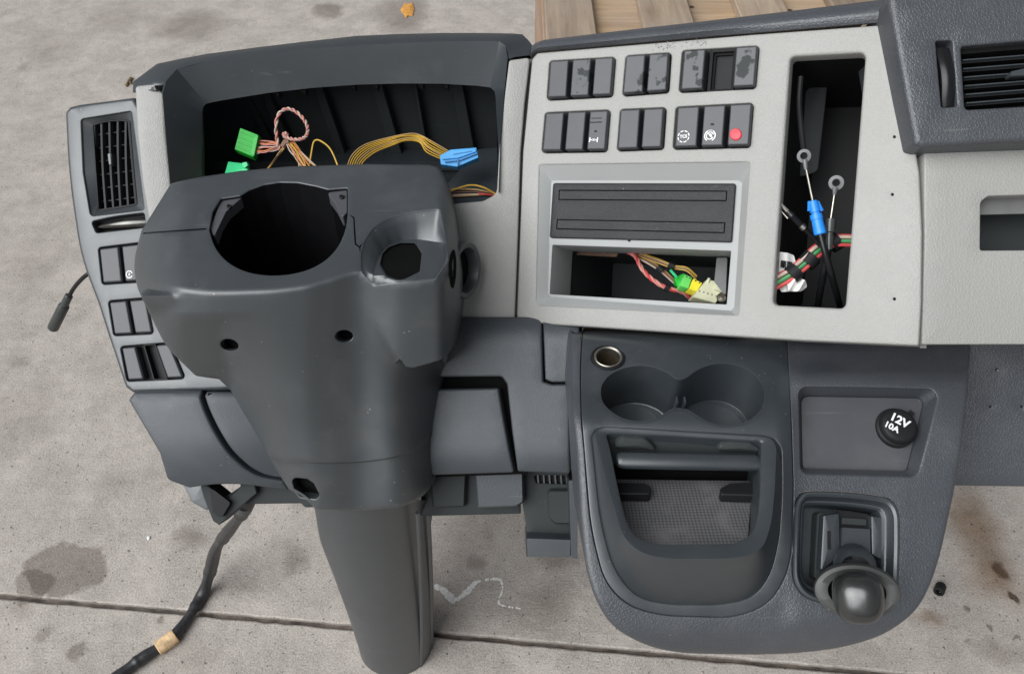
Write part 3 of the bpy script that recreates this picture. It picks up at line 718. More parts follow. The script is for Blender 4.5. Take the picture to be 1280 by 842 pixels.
mb = MB().sheet(fas, F, [(rp(q, 5), .03, None, 1.4) for q in G] + [(slot, .012, None, 4)] + [(Qo, .001, None, 2)] + [(ell(x, y, 2, 2, 12), .01, None, .4) for x, y in screws], back=.045, rnd=3, step=18)
obj('centre_fascia', mb, M['grey'], DASH)
for x, y in screws: obj('screw_hole', MB().stack(ell(x, y, 2.4, 2.4, 12), F, [(0, -.008), (.5, -.008)], nrm=fn), M['black'], DASH)
tops = [2, 1]
for gi, q in enumerate(G):
    bezel(q, F, fn, .012)
    n = 3 if gi in (0, 2, 3, 5) else 2
    for i in range(n):
        a, b_ = (i + .02) / n + .012, (i + .90) / n + .002
        qq = sub(q, min(a + .03, .99), min(b_ + .03, 1.02), .05, .975)
        tar = gi < 3 and not (gi == 0 and i == 0)
        if gi == 2 and i == 1:
            fr = obj('empty_switch_slot', MB().stack(rp(sub(q, .36, .70, .0, 1.), 1), F, [(0, -.012), (0, -.003), (3.2, -.004), (3.4, -.008), (5.5, -.009), (5.8, -.05)], nrm=fn), M['black'], DASH, angle=20)
            continue
        lab = None
        if gi == 3 and i == 2: lab = 'switch with a white axle lock symbol and an indicator slot'
        if gi == 5: lab = ['switch lettered TCS inside a broken white circle', 'switch with a white double ring symbol', 'switch with a round red lamp'][i]
        if tar: lab = 'switch smeared with dark sticky residue'
        s = rocker(qq, F, fn, M['tarred'] if tar else M['switch'], lift=.0065, label=lab)
        Dl = F; LF = .0071; cx, cy = bil(qq, .44, .75)
        sn = fn * .0045
        if gi == 3 and i == 2:
            cx -= 1.8; mb = MB()
            for sgn in (-1, 1): bar(mb, (cx, cy), F, sgn * 5.2, -3, sgn * 5.2, 3, 1.5, LF); bar(mb, (cx, cy), F, sgn * 5, 0, sgn * 2.2, 0, 1.3, LF)
            bar(mb, (cx, cy), F, -1.3, -1.3, 1.3, 1.3, 1., LF); bar(mb, (cx, cy), F, -1.3, 1.3, 1.3, -1.3, 1., LF); obj('symbol', mb, M['white'], s, smooth=False)
            lx, ly = bil(qq, .40, .32); mb = MB(); bar(mb, (lx, ly), F, -8.2, .6, 8, 1.2, 1., LF); bar(mb, (lx, ly), F, -7, 5.8, 7, 6.2, .7, LF); obj('groove_line', mb, M['black'], s, smooth=False)
            lx, ly = bil(qq, .42, .53); mb = MB(); bar(mb, (lx, ly), F, -1.6, 0, 1.6, 0, 2.0, LF); obj('indicator', mb, M['black'], s, smooth=False)
        if gi == 5 and i == 0:
            mb = MB()
            for k in range(8): arc_ring(mb, (cx - 1.5, cy), F, 6.3, 7.6, k * 45 + 8, k * 45 + 40, 5, lift=LF)
            obj('symbol', mb, M['white'], s, smooth=False); text('lettering', 'TCS', cx - 1.5, cy, F, .0044, -4, M['white'], s, lift=LF)
        if gi == 5 and i == 1:
            mb = MB(); c = (cx - 1.2, cy)
            arc_ring(mb, c, F, 3.9, 5.0, 20, 340, 18, lift=LF)
            for s0 in (-62, 118): arc_ring(mb, c, F, 5.9, 7.3, s0, s0 + 124, 10, lift=LF)
            for k in range(5): arc_ring(mb, c, F, 5.8, 7.6, 70 + k * 10, 74 + k * 10, 2, lift=LF)
            arc_ring(mb, c, F, 1.2, 2.6, -60, 150, 8, lift=LF); bar(mb, c, F, -2.6, 2.6, 2.6, -2.6, 1.1, LF)
            obj('symbol', mb, M['white'], s, smooth=False)
            lx, ly = bil(qq, .46, .47); mb = MB(); bar(mb, (lx, ly), F, -2, 0, 2, 0, 2.2, LF); obj('indicator', mb, M['black'], s, smooth=False)
        if gi == 5 and i == 2:
            c = (cx - 1.8, cy - .5)
            obj('red_lamp', MB().stack(rp(offset(ell(c[0], c[1], 7.6, 7.6, 24), 0), 1), F, [(0, .006), (.2, .0072), (1.2, .0080)], nrm=fn, dome=.0006), M['red'], s)

sq_ = [(x, y) for x, y in ((663, 74), (656, 130), (652.5, 190), (648.5, 290), (644.5, 398))]
obj('seam_filler', MB().rings([[P(x - 7, y, F(x, y) + .012) for x, y in sq_], [P(x + 9, y, F(x, y) + .012) for x, y in sq_]], False), simple('dark_grey_seal', (.10, .10, .098), .7), DASH)
# ---- radio bay
a, b_ = match(Qo, Qi, 100)
fpt = lambda x, y, h: P(x, y, F(x, y)) + fn * h
shiftF = lambda h: (lambda x, y: F(x, y) + h)
FI = shiftF(.012)
mb = MB().rings([[fpt(x, y, -.0002) for x, y in offset(a, -2.2)], [fpt(x, y, -.0015) for x, y in a], [P(x, y, FI(x, y)) for x, y in b_]], True)
blank = rp([(691.5, 229), (920, 229.5), (914.8, 303), (687, 297.5)], 3); ropen = rp([(690.5, 306), (913.8, 313.5), (908.3, 380.5), (687, 367.5)], 1.5)
mb.sheet(offset(Qi, -1.2), FI, [(blank, .03, None, .5), (ropen, .055, None, .6)], back=.01, rnd=.6, step=18)
obj('radio_surround', mb, M['grey_smooth'], DASH, angle=22)
FB = shiftF(.009)
strips = [rp([(698.5, 237.3), (909, 238.5), (908, 251.5), (698, 250)], 1), rp([(696, 274), (906.5, 278), (905.5, 291.5), (695.3, 286.5)], 1)]
bl = obj('radio_blank', MB().sheet(offset(blank, .4), FB, [(s_, .002, None, .4) for s_ in strips], back=.02, rnd=1.6, step=18), M['blank'], DASH); tag(bl, 'dark grained blanking plate over the upper radio slot')
obj('backing', MB().stack(offset(blank, 2), FB, [(0, -.0035), (1, -.0035)], nrm=fn), M['black'], bl)
for s_ in strips: obj('raised_strip', MB().stack(offset(s_, .9), FB, [(0, -.003), (0, -.0004), (.5, .0001)], nrm=fn), M['blank'], bl)
obj('blank_catch', MB().stack(ell(786.5, 300.5, 1.6, 1.6, 10), FI, [(0, 0), (0, .0015), (.5, .002)], nrm=fn), M['black'], DASH)
def cavity(poly, D, n, dp, mat, name, grow=3, taper=0.):
    q = offset(poly, -grow); mb = MB(); mb.stack(q, D, [(0, -.012), (taper, -dp)], nrm=n); return obj(name, mb, mat, DASH, angle=20)
cavity(ropen, FI, fn, .19, M['deep'], 'radio_cavity', 2)
RB = shiftF(.13)
obj('cavity_bracket', MB().stack(rp([(896, 322), (910, 322), (908, 372), (893, 352)], 2), shiftF(.06), [(0, 0), (.5, .002)], nrm=fn), simple('zinc', (.10, .10, .10), .6, .3), DASH)
obj('cavity_board', MB().stack(rp([(712, 309), (776, 311), (770, 321), (712, 318)], 1), shiftF(.09), [(0, -.004), (0, 0)], nrm=fn), simple('brown_board', (.12, .07, .045), .8, mott=.3), DASH)
# ---- tall slot
cavity(slot, F, fn, .18, M['black'], 'slot_cavity', 2, 0)
obj('slot_sheen', MB().stack(rp([(1000, 88), (1036, 86), (1022, 214), (996, 222), (990, 190)], 8), shiftF(.10), [(0, -.004), (0, -.001), (2, 0)], nrm=fn), M['deep'], DASH)  # added paler panel stands in for the reflection on the slot's back wall
obj('slot_strap', MB().tube(seg3([(1001, 96, .80), (999, 130, .80), (1002, 165, .79), (1005, 190, .78)]), .0028, 8), M['black'], DASH)

# ---- dark top trim over the fascia
tb = [(663.8, 73, 0), (666, 69, 0), (671, 64.8, 0), (745, 58.3, 0), (800, 53.3, 0), (900, 44.5, 0), (980, 38.3, 0), (1060, 31.5, 0), (1118, 27, 0)]
tm = [(663.8, 68, 0), (668, 62, 0), (675, 58, 0), (745, 50.5, 0), (800, 44.5, 0), (900, 34, 0), (980, 26.5, 0), (1060, 18.5, 0), (1116, 13, 0)]
tt = [(664.5, 58, 0), (669, 54, 0), (680, 50, 0), (745, 42.3, 0), (800, 35.8, 0), (900, 24.5, 0), (980, 15, 0), (1060, 5.2, 0), (1113, -1.5, 0)]
row = lambda rs, h: [P(x, y, F(x, y) + h) for x, y, _ in rs]
bt, mm, top_ = row(tb, -.001), row(tm, -.005), row(tt, .012)
mb = MB().rings([[p + Vector((0, .03, -.005)) for p in bt], [p + Vector((0, .004, -.003)) for p in bt], bt, [b + (m - b) * .6 + fn * .002 for b, m in zip(bt, mm)], mm, [m + (t_ - m) * .3 + Vector((0, 0, .0025)) for m, t_ in zip(mm, top_)], top_, [p + Vector((0, .012, -.008)) for p in top_], [p + Vector((0, .05, -.06)) for p in top_]], False)
obj('fascia_top_trim', mb, M['soft'], DASH, angle=50)

# ---- right vent module
RT = plane3((1113, 0, .712), (1300, 0, .70), (1150, 183, .702)); rn = frame(1200, 90, RT)[3]
th_r = rp([(1169.5, 51), (1190.5, 50.5), (1197, 133, 3), (1177, 134.5, 3)], 3); v_r = rp([(1201.5, 58, 5), (1330, 47, 5), (1330, 130, 5), (1206.5, 137, 5)], 5)
mb = MB().sheet(rp([(1111.5, 2, 6), (1113, -8, 3), (1400, -24, 3), (1400, 170, 3), (1153, 183.5, 7), (1144, 180, 6), (1130, 105)], 4), RT, [(th_r, .03, None, 2), (v_r, .04, None, 3)], back=.09, rnd=7, step=20)
mb.rings([[P(x, y, RT(x, y)) + rn * h for x, y in ((1112, -4), (1400, -20))] for h in (-.001,)] + [[P(1113, -22, .735), P(1400, -40, .72)]], False)
obj('vent_module', mb, M['soft'], DASH)
w, mb, nn = thumbwheel([(1172, 58), (1190, 57), (1196, 131), (1180, 132)], th_r, RT, True, 'dark glossy thumbwheel beside the right vent')
obj('wheel_rim', mb, M['gloss'], w, angle=50)
vr = obj('air_vent', MB().stack(v_r, RT, [(-3, -.004), (-.5, -.006), (2, -.010), (4, -.011), (5, -.04)], nrm=rn), M['black'], DASH); tag(vr, 'wide vent of level slats at the right edge')
for k in range(6):
    y = 68 + k * 10.9; mb = MB(); xa = 1211 + k * 1.0
    p, q = P(xa, y + 1, RT(xa, y)) - rn * .013, P(1326, y - 8, RT(1326, y)) - rn * .013; e = (q - p) / 2; up = rn.cross(e.normalized())
    mb.box((p + q) / 2, e, up * .0005, rn * .0012 + up * .0004); obj('slat', mb, M['dark'], vr)
    mb = MB(); mb.box((p + q) / 2 - rn * .009 - up * .0006, e, up * .0006, rn * .0075 - up * .0006); obj('slat_back', mb, M['black'], vr)
obj('vent_tab', MB().stack(rp([(1268, 86), (1290, 81), (1290, 92), (1266, 93)], 2), RT, [(0, -.014), (0, -.006), (1, -.005)], nrm=rn), M['dark'], vr)

# ---- right pale panel
RP = plane3((1155, 184, .724), (1300, 184, .722), (1150, 430, .722)); pnn = frame(1200, 300, RP)[3]
pocket_r = rp([(1226, 252, 8), (1236, 245, 8), (1400, 240, 4), (1400, 312, 4), (1225.5, 313, 3)], 4)
obj('passenger_fascia', MB().sheet(rp([(1155.5, 178, 2), (1400, 168, 2), (1400, 430, 2), (1152.5, 430.5, 3), (1156, 300)], 3), RP, [(pocket_r, .05, None, 2)], back=.05, rnd=2.2, step=20), M['grey'], DASH)
cavity(pocket_r, RP, pnn, .05, M['deep'], 'passenger_cavity', 1)
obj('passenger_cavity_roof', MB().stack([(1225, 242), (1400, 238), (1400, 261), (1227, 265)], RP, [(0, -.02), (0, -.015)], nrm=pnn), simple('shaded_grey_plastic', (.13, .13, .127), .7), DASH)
seam = MB().rings([[P(1150, y, F(1150, y) + .03) for y in (180, 300, 435)], [P(1158, y, F(1158, y) + .03) for y in (180, 300, 435)]], False); obj('seam_filler', seam, simple('mid_grey_seal', (.2, .195, .185), .6), DASH)

# ---- lower passenger panel
LP = plane3((1200, 437, .84), (1300, 437, .83), (1200, 608, .855))
obj('lower_passenger_panel', MB().sheet(rp([(1190, 420, 2), (1400, 420, 2), (1400, 610, 3), (1180, 607, 3)], 3), LP, [(ell(1246.5, 462, 2.5, 2, 10), .01, None, .5), (ell(1238, 508, 1.6, 1.6, 10), .01, None, .5), (ell(1277, 508, 1.6, 1.6, 10), .01, None, .5)], back=.05, rnd=3, step=20), M['soft'], DASH)
ln = frame(1246, 480, LP)[3]
for x, y in ((1246.5, 462), (1238, 508), (1277, 508)): obj('screw_hole', MB().stack(ell(x, y, 3, 3, 10), LP, [(0, -.008), (.5, -.008)], nrm=ln), M['black'], DASH)
obj('screw', MB().stack(ell(1247, 462.5, 2.4, 2, 12), LP, [(0, -.004), (0, .0005), (.6, .0012)], nrm=ln), M['steel'], DASH)
# ---- steering column cover
HZ = .527
def S_top(x, y): return HZ / (SP - CP * (CY - y) / FPX)
yc_ = interp([160, 217, 269, 331, 380, 410, 452, 500, 545, 575], [352, 360.5, 365.5, 364, 359, 351, 340, 352, 348, 333])
def sroll(x, y):
    r = 0
    if x < 232: r += .075 * ((232 - x) / 66.0) ** 2
    if x > 548: r += .05 * ((x - 548) / 28.0) ** 2
    return r
def front(x, y):
    c = yc_(x); d = S_top(x, c); return d + (y - c) * .00037
def sdiv(x, y): return y - yc_(x)
def upper(x, y):
    c = yc_(x); t = y - c; a = S_top(x, y); b = front(x, y)
    w = .0045 + .012 * max(0, min(1, (205 - x) / 35.)); m = max(a, b); h = max(w - abs(a - b), 0) / w
    return m + h * h * w / 4 + sroll(x, y)
def colD(x, y):
    t = max(0., min(1., (y - 372) / 105.)); amp = .105 * t * t * (3 - 2 * t) * (1 - .35 * max(0., min(1., (y - 530) / 80.)))
    xc = 415 + (y - 489) * .22; hw = max(70., 137 - (y - 489) * .28)
    return front(x, y) + amp * abs((x - xc) / hw) ** 3.4
lob = None
lobeR = [(468, 392), (478, 412), (492, 436), (508, 458), (517, 459), (535, 454), (561, 444.5), (600, 430), (600, 360), (475, 375)]
seam_low = cr([(325, 570), (360, 576), (400, 578.5), (450, 577), (490, 571.5), (515, 563), (532, 550), (548, 528)], 5, False)
slx = [p[0] for p in seam_low]; sly = [p[1] for p in seam_low]
def below_seam(x, y): return y > np.interp(x, slx, sly)
topseams = [[(171, 292.3), (200, 290.2), (232, 288), (250, 286.8), (256.5, 286.3)], [(430, 272.5), (442.5, 272.5), (443.5, 290), (444.5, 305), (449, 308.5), (459, 309.5), (467, 316), (472, 327)]]
def near(x, y, L):
    return dist_poly([(x, y)], L, False)[0]
lobeT = offset(lobeR, -.6)
def SH(x, y):
    u = upper(x, y)
    if y < 368:
        for L in topseams:
            if L[0][0] - 3 < x < L[-1][0] + 3 and near(x, y, L) < .35: return u + .006
        return u
    if inside([(x, y)], lobeT)[0]: return u
    c = colD(x, y)
    k = max(0., min(1., dist_poly([(x, y)], lob[:4], False)[0] / 16.)) if y < 452 and x > 430 else 1.
    c = u + (c - u) * k * k * (3 - 2 * k)
    if x < 400: c = min(c, u + .0 + max(0, min(1, (y - 395) / 120)) * .10 + .0) if y < 480 else c
    if below_seam(x, y): c += .0045
    return c
shroud_out = [(212, 228.5, 6), (240, 221.5, 40), (300, 212.5, 60), (360, 207, 60), (460, 204, 60), (538, 205, 12), (548, 208, 10), (557.5, 222.5, 20), (565, 255, 30), (569.5, 290, 30), (573, 335, 30), (573, 380, 20), (566, 420, 20), (559, 446, 3),
              (553, 480, 5), (546, 512, 20), (541.5, 535, 20), (542, 575, 30), (545, 598, 10), (530, 621, 16), (504, 634, 20), (442, 640, 40), (394, 637.5, 14), (380, 623, 20), (360, 612, 12), (334, 573, 40), (323, 550, 40), (300, 511, 40),
              (287, 488, 12), (272, 474, 4), (243, 470, 10), (206, 434, 40), (190.5, 403, 40), (168, 357, 16), (165, 325, 20), (175, 288, 6)]
hub = ell(347.5, 285.5, 85, 57.5, 64, R(-2))
hubx = rp([(261.5, 287), (266, 264), (276, 248, 3), (300, 244.5, 2), (312, 237), (330, 230.5), (349, 227.5), (372, 228), (395, 232.5), (410, 236.5, 2), (434.5, 234.5, 2), (434.5, 267, 2), (432.5, 285, 20), (424, 307, 20), (408, 325, 20), (385, 337.5, 20), (358, 343.5, 20), (331, 344, 20), (305, 339, 20), (283, 327, 20), (268, 309, 20)], 8)
scoop = rp([(452, 318, 8), (456, 302, 12), (466, 286, 14), (484, 273, 20), (510, 266, 30), (549, 261.5, 4), (557, 300, 4), (560, 325, 6), (543, 348.5, 6), (466.5, 357, 4), (452.5, 337, 4)], 6)
sq = rp([(363, 596.5, 5), (384, 598.5, 5), (392, 604, 4), (400, 620, 5), (394, 624, 5), (375, 621, 5), (368, 612, 5)], 4)
lines = []
for L in topseams:
    for o in (-1.2, 0, 1.2):
        q = []
        for i, p in enumerate(L):
            a = Vector(L[max(i - 1, 0)]); b = Vector(L[min(i + 1, len(L) - 1)]); t = (b - a).normalized(); q.append((p[0] - t.y * o, p[1] + t.x * o))
        lines.append([p for p in q if not inside([p], offset(hubx, -4))[0] and not inside([p], offset(scoop, -4))[0]])
lob = lobeR[0:7]; lob_c = lob
lob_o = [(466.8, 393), (476.8, 412.8), (490.9, 436.8), (507.4, 459.6), (517.2, 460.6), (535.4, 455.6), (552, 450.2)]
lines += [lob[:6] + [(552, 448.3)], lob_o]
lines += [[(x, y - .7) for x, y in seam_low if 340 < x < 538], [(x, y + .9) for x, y in seam_low if 340 < x < 538]]
for o_ in (-5., -1.6, 1.6, 5.):
    for xa, xb in ((168, 446),): lines.append([(x, yc_(x) + o_) for x in range(xa, xb, 4)])
lines = [l for l in lines if len(l) > 1]
SHh = [(hubx, .0008, DOWN, 1.2), (scoop, .001, DOWN, 2.0), (ell(286.5, 431, 11.5, 7.2, 24, R(12)), .016, Vector((0, .8, -.6)), 1.4), (ell(430, 420, 11, 7.5, 24), .016, Vector((0, .8, -.6)), 1.4), (sq, .018, Vector((0, .8, -.6)), 1.6)]
mb = MB().sheet(rp(shroud_out, 4, 6), SH, SHh, back=.09, rnd=5, step=7.5, bdir=Vector((0, .669, -.743)), lines=lines)
col = obj('column_cover', mb, M['shroud'], DASH, angle=40)
fd = Vector((0, .8, -.6))
for q in (ell(286.5, 431, 14, 10, 20), ell(430, 420, 14, 10, 20), offset(sq, -3)):
    mb = MB(); mb.add([P(x, y, SH(x, y)) + fd * .015 for x, y in q], [tuple(range(len(q)))]); obj('hole_bottom', mb, M['void'], col)
mb = MB(); mb.add([P(x, y, S_top(x, y)) + DOWN * .16 for x, y in offset(hubx, -6)], [tuple(range(len(hubx)))]); obj('hub_bottom', mb, M['void'], col)
sl = [P(x, y, S_top(x, y)) for x, y in offset(hubx, .0)]
obj('hub_sleeve', MB().rings([[p + DOWN * h for p in [P(x, y, S_top(x, y)) for x, y in offset(hubx, o)]] for o, h in ((.2, .0012), (.8, .10), (.8, .16))], True), M['gloss'], col)
# inner column tube, tabs with screws
hc = P(347, 288, S_top(347, 288)) + DOWN * .02
mb = MB().lathe(hc, DOWN, [(.0645, -.008), (.066, -.010), (.0675, -.008), (.0675, .03), (.058, .07)], 48); 
tabs = [[(263, 286), (276, 250.5), (301, 247), (311, 240.5), (298, 251), (284, 263), (275, 277), (268, 298)], [(409, 241), (434, 238), (434, 266), (428, 272), (420, 256)]]
for tq, sc in zip(tabs, ((287, 259.5), (427.5, 247.5))):
    D = lambda x, y: S_top(x, y) + .006
    tb_ = obj('cover_tab', MB().stack(rp(tq, 2), D, [(0, -.012), (0, 0), (.5, .0006)], nrm=Vector((0, 0, 1))), M['plate'], col)
    obj('screw', MB().stack(ell(sc[0], sc[1], 3.2, 2.4, 16), D, [(0, 0), (0, .002), (.6, .0028), (1.2, .0026), (1.5, .0008)], nrm=Vector((0, 0, 1))), M['black'], col)
# stalk scoop
def SC(x, y):
    dl = [( .752 + (353 - y) * .00150)]
    return dl[0]
inn_ = [(466.5, 357), (473, 326), (480, 310), (489, 304), (500, 300.5), (522, 299), (560, 305), (560, 325), (543, 348.5)]
a, b_ = match(scoop, rp([(467.5, 340, 4), (472, 325, 6), (480, 311, 8), (490, 303.5, 8), (502, 300, 8), (522, 299, 8), (558.5, 304, 3), (559.5, 325, 4), (543, 348, 4), (467, 356.5, 3)], 4), 110)
up3 = [P(x, y, upper(x, y)) for x, y in offset(a, -2.0)]; up3b = [P(x, y, upper(x, y)) + DOWN * .0015 for x, y in a]
lo3 = [P(x, y, max(SC(x, y), upper(x, y) + .0015)) for x, y in b_]
mb = MB().rings([up3, up3b] + [[u + (l - u) * s for u, l in zip(up3b, lo3)] for s in (.35, .7, .92)] + [lo3], True)
shole = rp([(474.5, 331, 6), (478, 317, 8), (486, 309, 8), (500, 304, 10), (519, 304, 5), (527, 317, 4), (524.5, 340, 4), (501, 351.5, 20), (483, 346, 8)], 6)
mb.sheet(offset(b_, -.8), lambda x, y: max(SC(x, y), upper(x, y) + .0015), [(shole, .006, fd, 1.2)], back=.004, rnd=.5, step=9)
obj('stalk_scoop', mb, M['shroud'], DASH, angle=45)
mb = MB(); mb.add([P(x, y, SC(x, y) + .0055) for x, y in offset(shole, -3)], [tuple(range(len(shole)))]); obj('stalk_hole_bottom', mb, M['void'], DASH)
# ignition ring on the right flank
o = P(584, 338, .872); ax = Vector((.90, -.36, .24)).normalized()
mb = MB().lathe(o, ax, [(.030, -.05), (.0315, -.004), (.031, 0), (.0295, .0012), (.0250, .0005), (.0235, -.003), (.0225, -.012)], 40)
obj('lock_hole', MB().lathe(o, ax, [(.024, -.011), (.001, -.011)], 32), M['void'], DASH)
ring = obj('lock_ring', mb, M['shroud'], DASH)
o2 = P(571, 336, .86); mb = MB().stack(cr([(561.5, 330), (564, 317), (568, 312), (570.5, 325), (570, 345), (567, 360), (563.5, 353)], 4), shift(SH, -.0016), [(0, -.004), (0, 0), (1., 0), (2., 0), (3., 0)]); obj('flank_gap', mb, M['void'], DASH)

# ---- column leg
edges_l = interp([560, 640, 700, 779, 812, 842, 900], [378, 394, 415, 442, 450, 449, 446]); edges_r = interp([560, 614, 640, 700, 779, 865, 900], [533, 534, 535, 538, 540, 538, 537])
rings = []
for y in list(range(584, 900, 10)):
    xl, xr = edges_l(y), edges_r(y); yw = .470 - (y - 618) * .00008; d = (yw + .045) / (CP + SP * (CY - y) / FPX)
    c = P((xl + xr) / 2, y, d); hw = (xr - xl) / 2 / FPX * d; ring = []
    z = c.z - .0
    if c.z < .006 and len(rings) > 3: break
    for i in range(40):
        a = 2 * math.pi * i / 40; cx_, sy_ = math.cos(a), math.sin(a)
        ex, ey = cx_, sy_
        dy = .045 + hw * .85 * ey; ring.append(Vector((c.x + hw * ex, yw + dy, max(.003, z - dy * 1.6 * max(0, min(1, (680 - y) / 70))))))
    rings.append(ring)
low = [Vector((p.x, p.y, .001)) for p in rings[-1]]
obj('column_leg', MB().rings(rings + [low], True, True, True), M['shroud'], DASH)
# rolled flange down the right side of the leg
pts = [P(edges_r(y) - 1.5, y, (.498) / (CP + SP * (CY - y) / FPX)) for y in range(634, 846, 12)]
obj('leg_flange', MB().tube(pts, .0045, 8), M['shroud'], DASH)
pts = [P(edges_r(y) - 13, y, (.468) / (CP + SP * (CY - y) / FPX)) for y in range(640, 846, 12)]
obj('leg_bead', MB().tube(pts, .0028, 8), M['shroud'], DASH)

# ---- left knee panel with its curved groove
KN = lambda x, y: .925 + max(0, 500 - y) ** 2 * .00004 + max(0, y - 540) ** 2 * .0000045 + (x - 250) ** 2 * 1.2e-6
gl = cr([(252, 494), (257, 510), (266, 530), (276, 548), (287, 564), (300, 577), (314, 588), (332, 596), (356, 600)], 5, False)
side = lambda o: [((p[0] + o * 1.0), p[1] - o * .55) for p in gl]
kl = rp([(160, 500, 4), (168, 490, 3), (252, 488.5, 2)] + side(-2.2)[1:] + [(362, 613, 2), (300, 605, 30), (262, 606, 20), (236, 610, 8), (209, 600, 10), (199, 566, 12), (193, 556, 10)], 3)
obj('knee_panel', MB().sheet(kl, KN, back=.05, rnd=3, step=12), M['fine'], DASH)
kr = rp([(259, 489, 2)] + side(3.2)[1:-1] + [(380, 604, 2), (380, 489, 2)], 3)
obj('knee_panel', MB().sheet(kr, shift(KN, .004), back=.05, rnd=2.5, step=12), M['fine'], DASH)
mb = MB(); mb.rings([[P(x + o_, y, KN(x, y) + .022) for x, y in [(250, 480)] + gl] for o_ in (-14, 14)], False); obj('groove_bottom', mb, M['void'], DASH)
for x, y in ((317, 579), (330, 585), (343, 590)): obj('groove_clip', MB().stack(rp([(x - 3, y - 2), (x + 3, y), (x + 2, y + 4), (x - 4, y + 2)], .5), const(KN(x, y) + .006), [(0, -.01), (0, 0)]), M['black'] if x < 340 else M['steel'], DASH)
# brackets and rail hanging under the knee panel
BK = const(.965)
obj('bracket_plate', MB().sheet(rp([(226, 600, 3), (255, 603, 3), (262, 640, 3), (240, 627, 3)], 2), const(.985), back=.004, rnd=1), M['dark'], DASH)
obj('bracket', MB().stack(rp([(250, 606, 2), (259, 606, 2), (283, 625, 2), (304, 604, 2), (318, 604, 3), (321, 616, 2), (274, 656, 2), (266, 651, 3), (254, 620, 4)], 2), BK, [(0, -.03), (0, -.001), (1, 0)]), M['deep'], DASH, angle=25)
obj('bracket_web', MB().stack(rp([(262, 608), (288, 628), (276, 648), (266, 640)], 3), const(.957), [(0, -.02), (0, 0)]), M['black'], DASH)
obj('support_rail', MB().sheet(rp([(300, 600), (420, 600), (420, 634, 2), (381, 634, 2), (376, 629, 2), (300, 630, 2)], 2), const(.975), back=.03, rnd=2, step=20), M['deep'], DASH)

# ---- right knee area
KR = lambda x, y: .895 + (x - 620) * -.00012 + max(0, 425 - y) ** 2 * .00002 + max(0, y - 560) ** 2 * .00001
kpan = rp([(545, 396, 2), (676.5, 396, 2), (679, 477, 2), (690, 480.5, 2), (712, 480, 2), (712, 592, 3), (647, 589, 3), (640, 540, 30), (633.5, 480, 6), (627, 470.5, 6), (545, 471, 3)], 3)
obj('centre_knee_panel', MB().sheet(kpan, KR, back=.04, rnd=3, step=14), M['fine'], DASH)
obj('knee_flap', MB().sheet(rp([(678.5, 396, 2), (724, 396, 2), (724, 477, 3), (690, 477.5, 3), (681.5, 474, 2)], 2), KR, back=.04, rnd=2, step=12), M['fine'], DASH)
obj('knee_door', MB().sheet(rp([(536, 486.5, 3), (623, 485, 3), (627, 510, 20), (636, 560, 20), (642.5, 590.5, 3), (530, 594, 3)], 3), shift(KR, .004), back=.04, rnd=3, step=14), M['fine'], DASH)
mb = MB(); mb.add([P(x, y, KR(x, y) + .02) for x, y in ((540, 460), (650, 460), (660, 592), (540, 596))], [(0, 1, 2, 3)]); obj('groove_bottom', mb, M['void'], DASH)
UD = const(.94)
obj('under_duct', MB().stack(rp([(536, 590), (584, 590), (582, 634, 4), (540, 636, 4)], 3), const(.955), [(0, -.05), (0, -.006), (3, 0)]), M['deep'], DASH)
obj('under_duct', MB().stack(rp([(592, 588), (655, 588), (656, 628, 6), (646, 634, 6), (596, 636, 3)], 3), const(.935), [(0, -.05), (0, -.006), (3, 0)]), M['fine'], DASH)
obj('under_rail', MB().sheet(rp([(526, 590, 1), (651, 590, 1), (651, 642, 2), (526, 645, 2)], 2), const(.968), back=.03, rnd=2, step=25), M['deep'], DASH)
mb = MB().sheet(rp([(646, 586, 2), (712, 588, 2), (712, 676, 3), (660, 676, 3), (655, 640, 4)], 3), const(.955), [(rp([(667, 593.5, 2), (712, 594, 2), (711, 605, 2), (670, 603.5, 2)], 2), .01, None, .8)], back=.03, rnd=2, step=20); vg = obj('duct_housing', mb, M['deep'], DASH)
obj('grille_bottom', MB().stack([(664, 590), (716, 590), (716, 608), (664, 608)], const(.963), [(0, 0), (1, 0)]), M['black'], vg)
for k in range(6):
    x = 671.5 + k * 7.2; obj('grille_bar', MB().stack([(x - .4, 592.5), (x + 1.6, 592.5), (x + 2.6, 605.5), (x + .6, 605.5)], const(.956), [(0, -.008), (0, 0)]), M['dark'], vg, smooth=False)
obj('duct_ridge', MB().stack(rp([(684, 612, 6), (714, 612, 2), (714, 655, 2), (694, 655, 6), (686, 648, 6)], 4), const(.945), [(0, -.03), (0, -.003), (2, 0)]), M['deep'], DASH)
obj('duct_box', MB().stack(rp([(657, 671, 2), (714, 673, 2), (714, 697, 2), (658, 696.5, 2)], 2), const(.93), [(0, -.06), (0, -.003), (1.5, 0)]), M['dark'], DASH)
obj('duct_side', MB().stack(rp([(711, 600), (722, 600), (722, 699), (714.5, 697)], 2), const(.915), [(0, -.06), (0, 0)]), M['dark'], DASH)
mb = MB(); mb.add([P(x, y, d) for x, y, d in ((180, 470, 1.06), (1215, 420, 1.0), (1215, 590, 1.0), (720, 600, 1.0), (330, 600, 1.05), (210, 560, 1.06))], [(0, 1, 2, 3, 4, 5)]); obj('rear_panel', mb, M['void'], DASH)

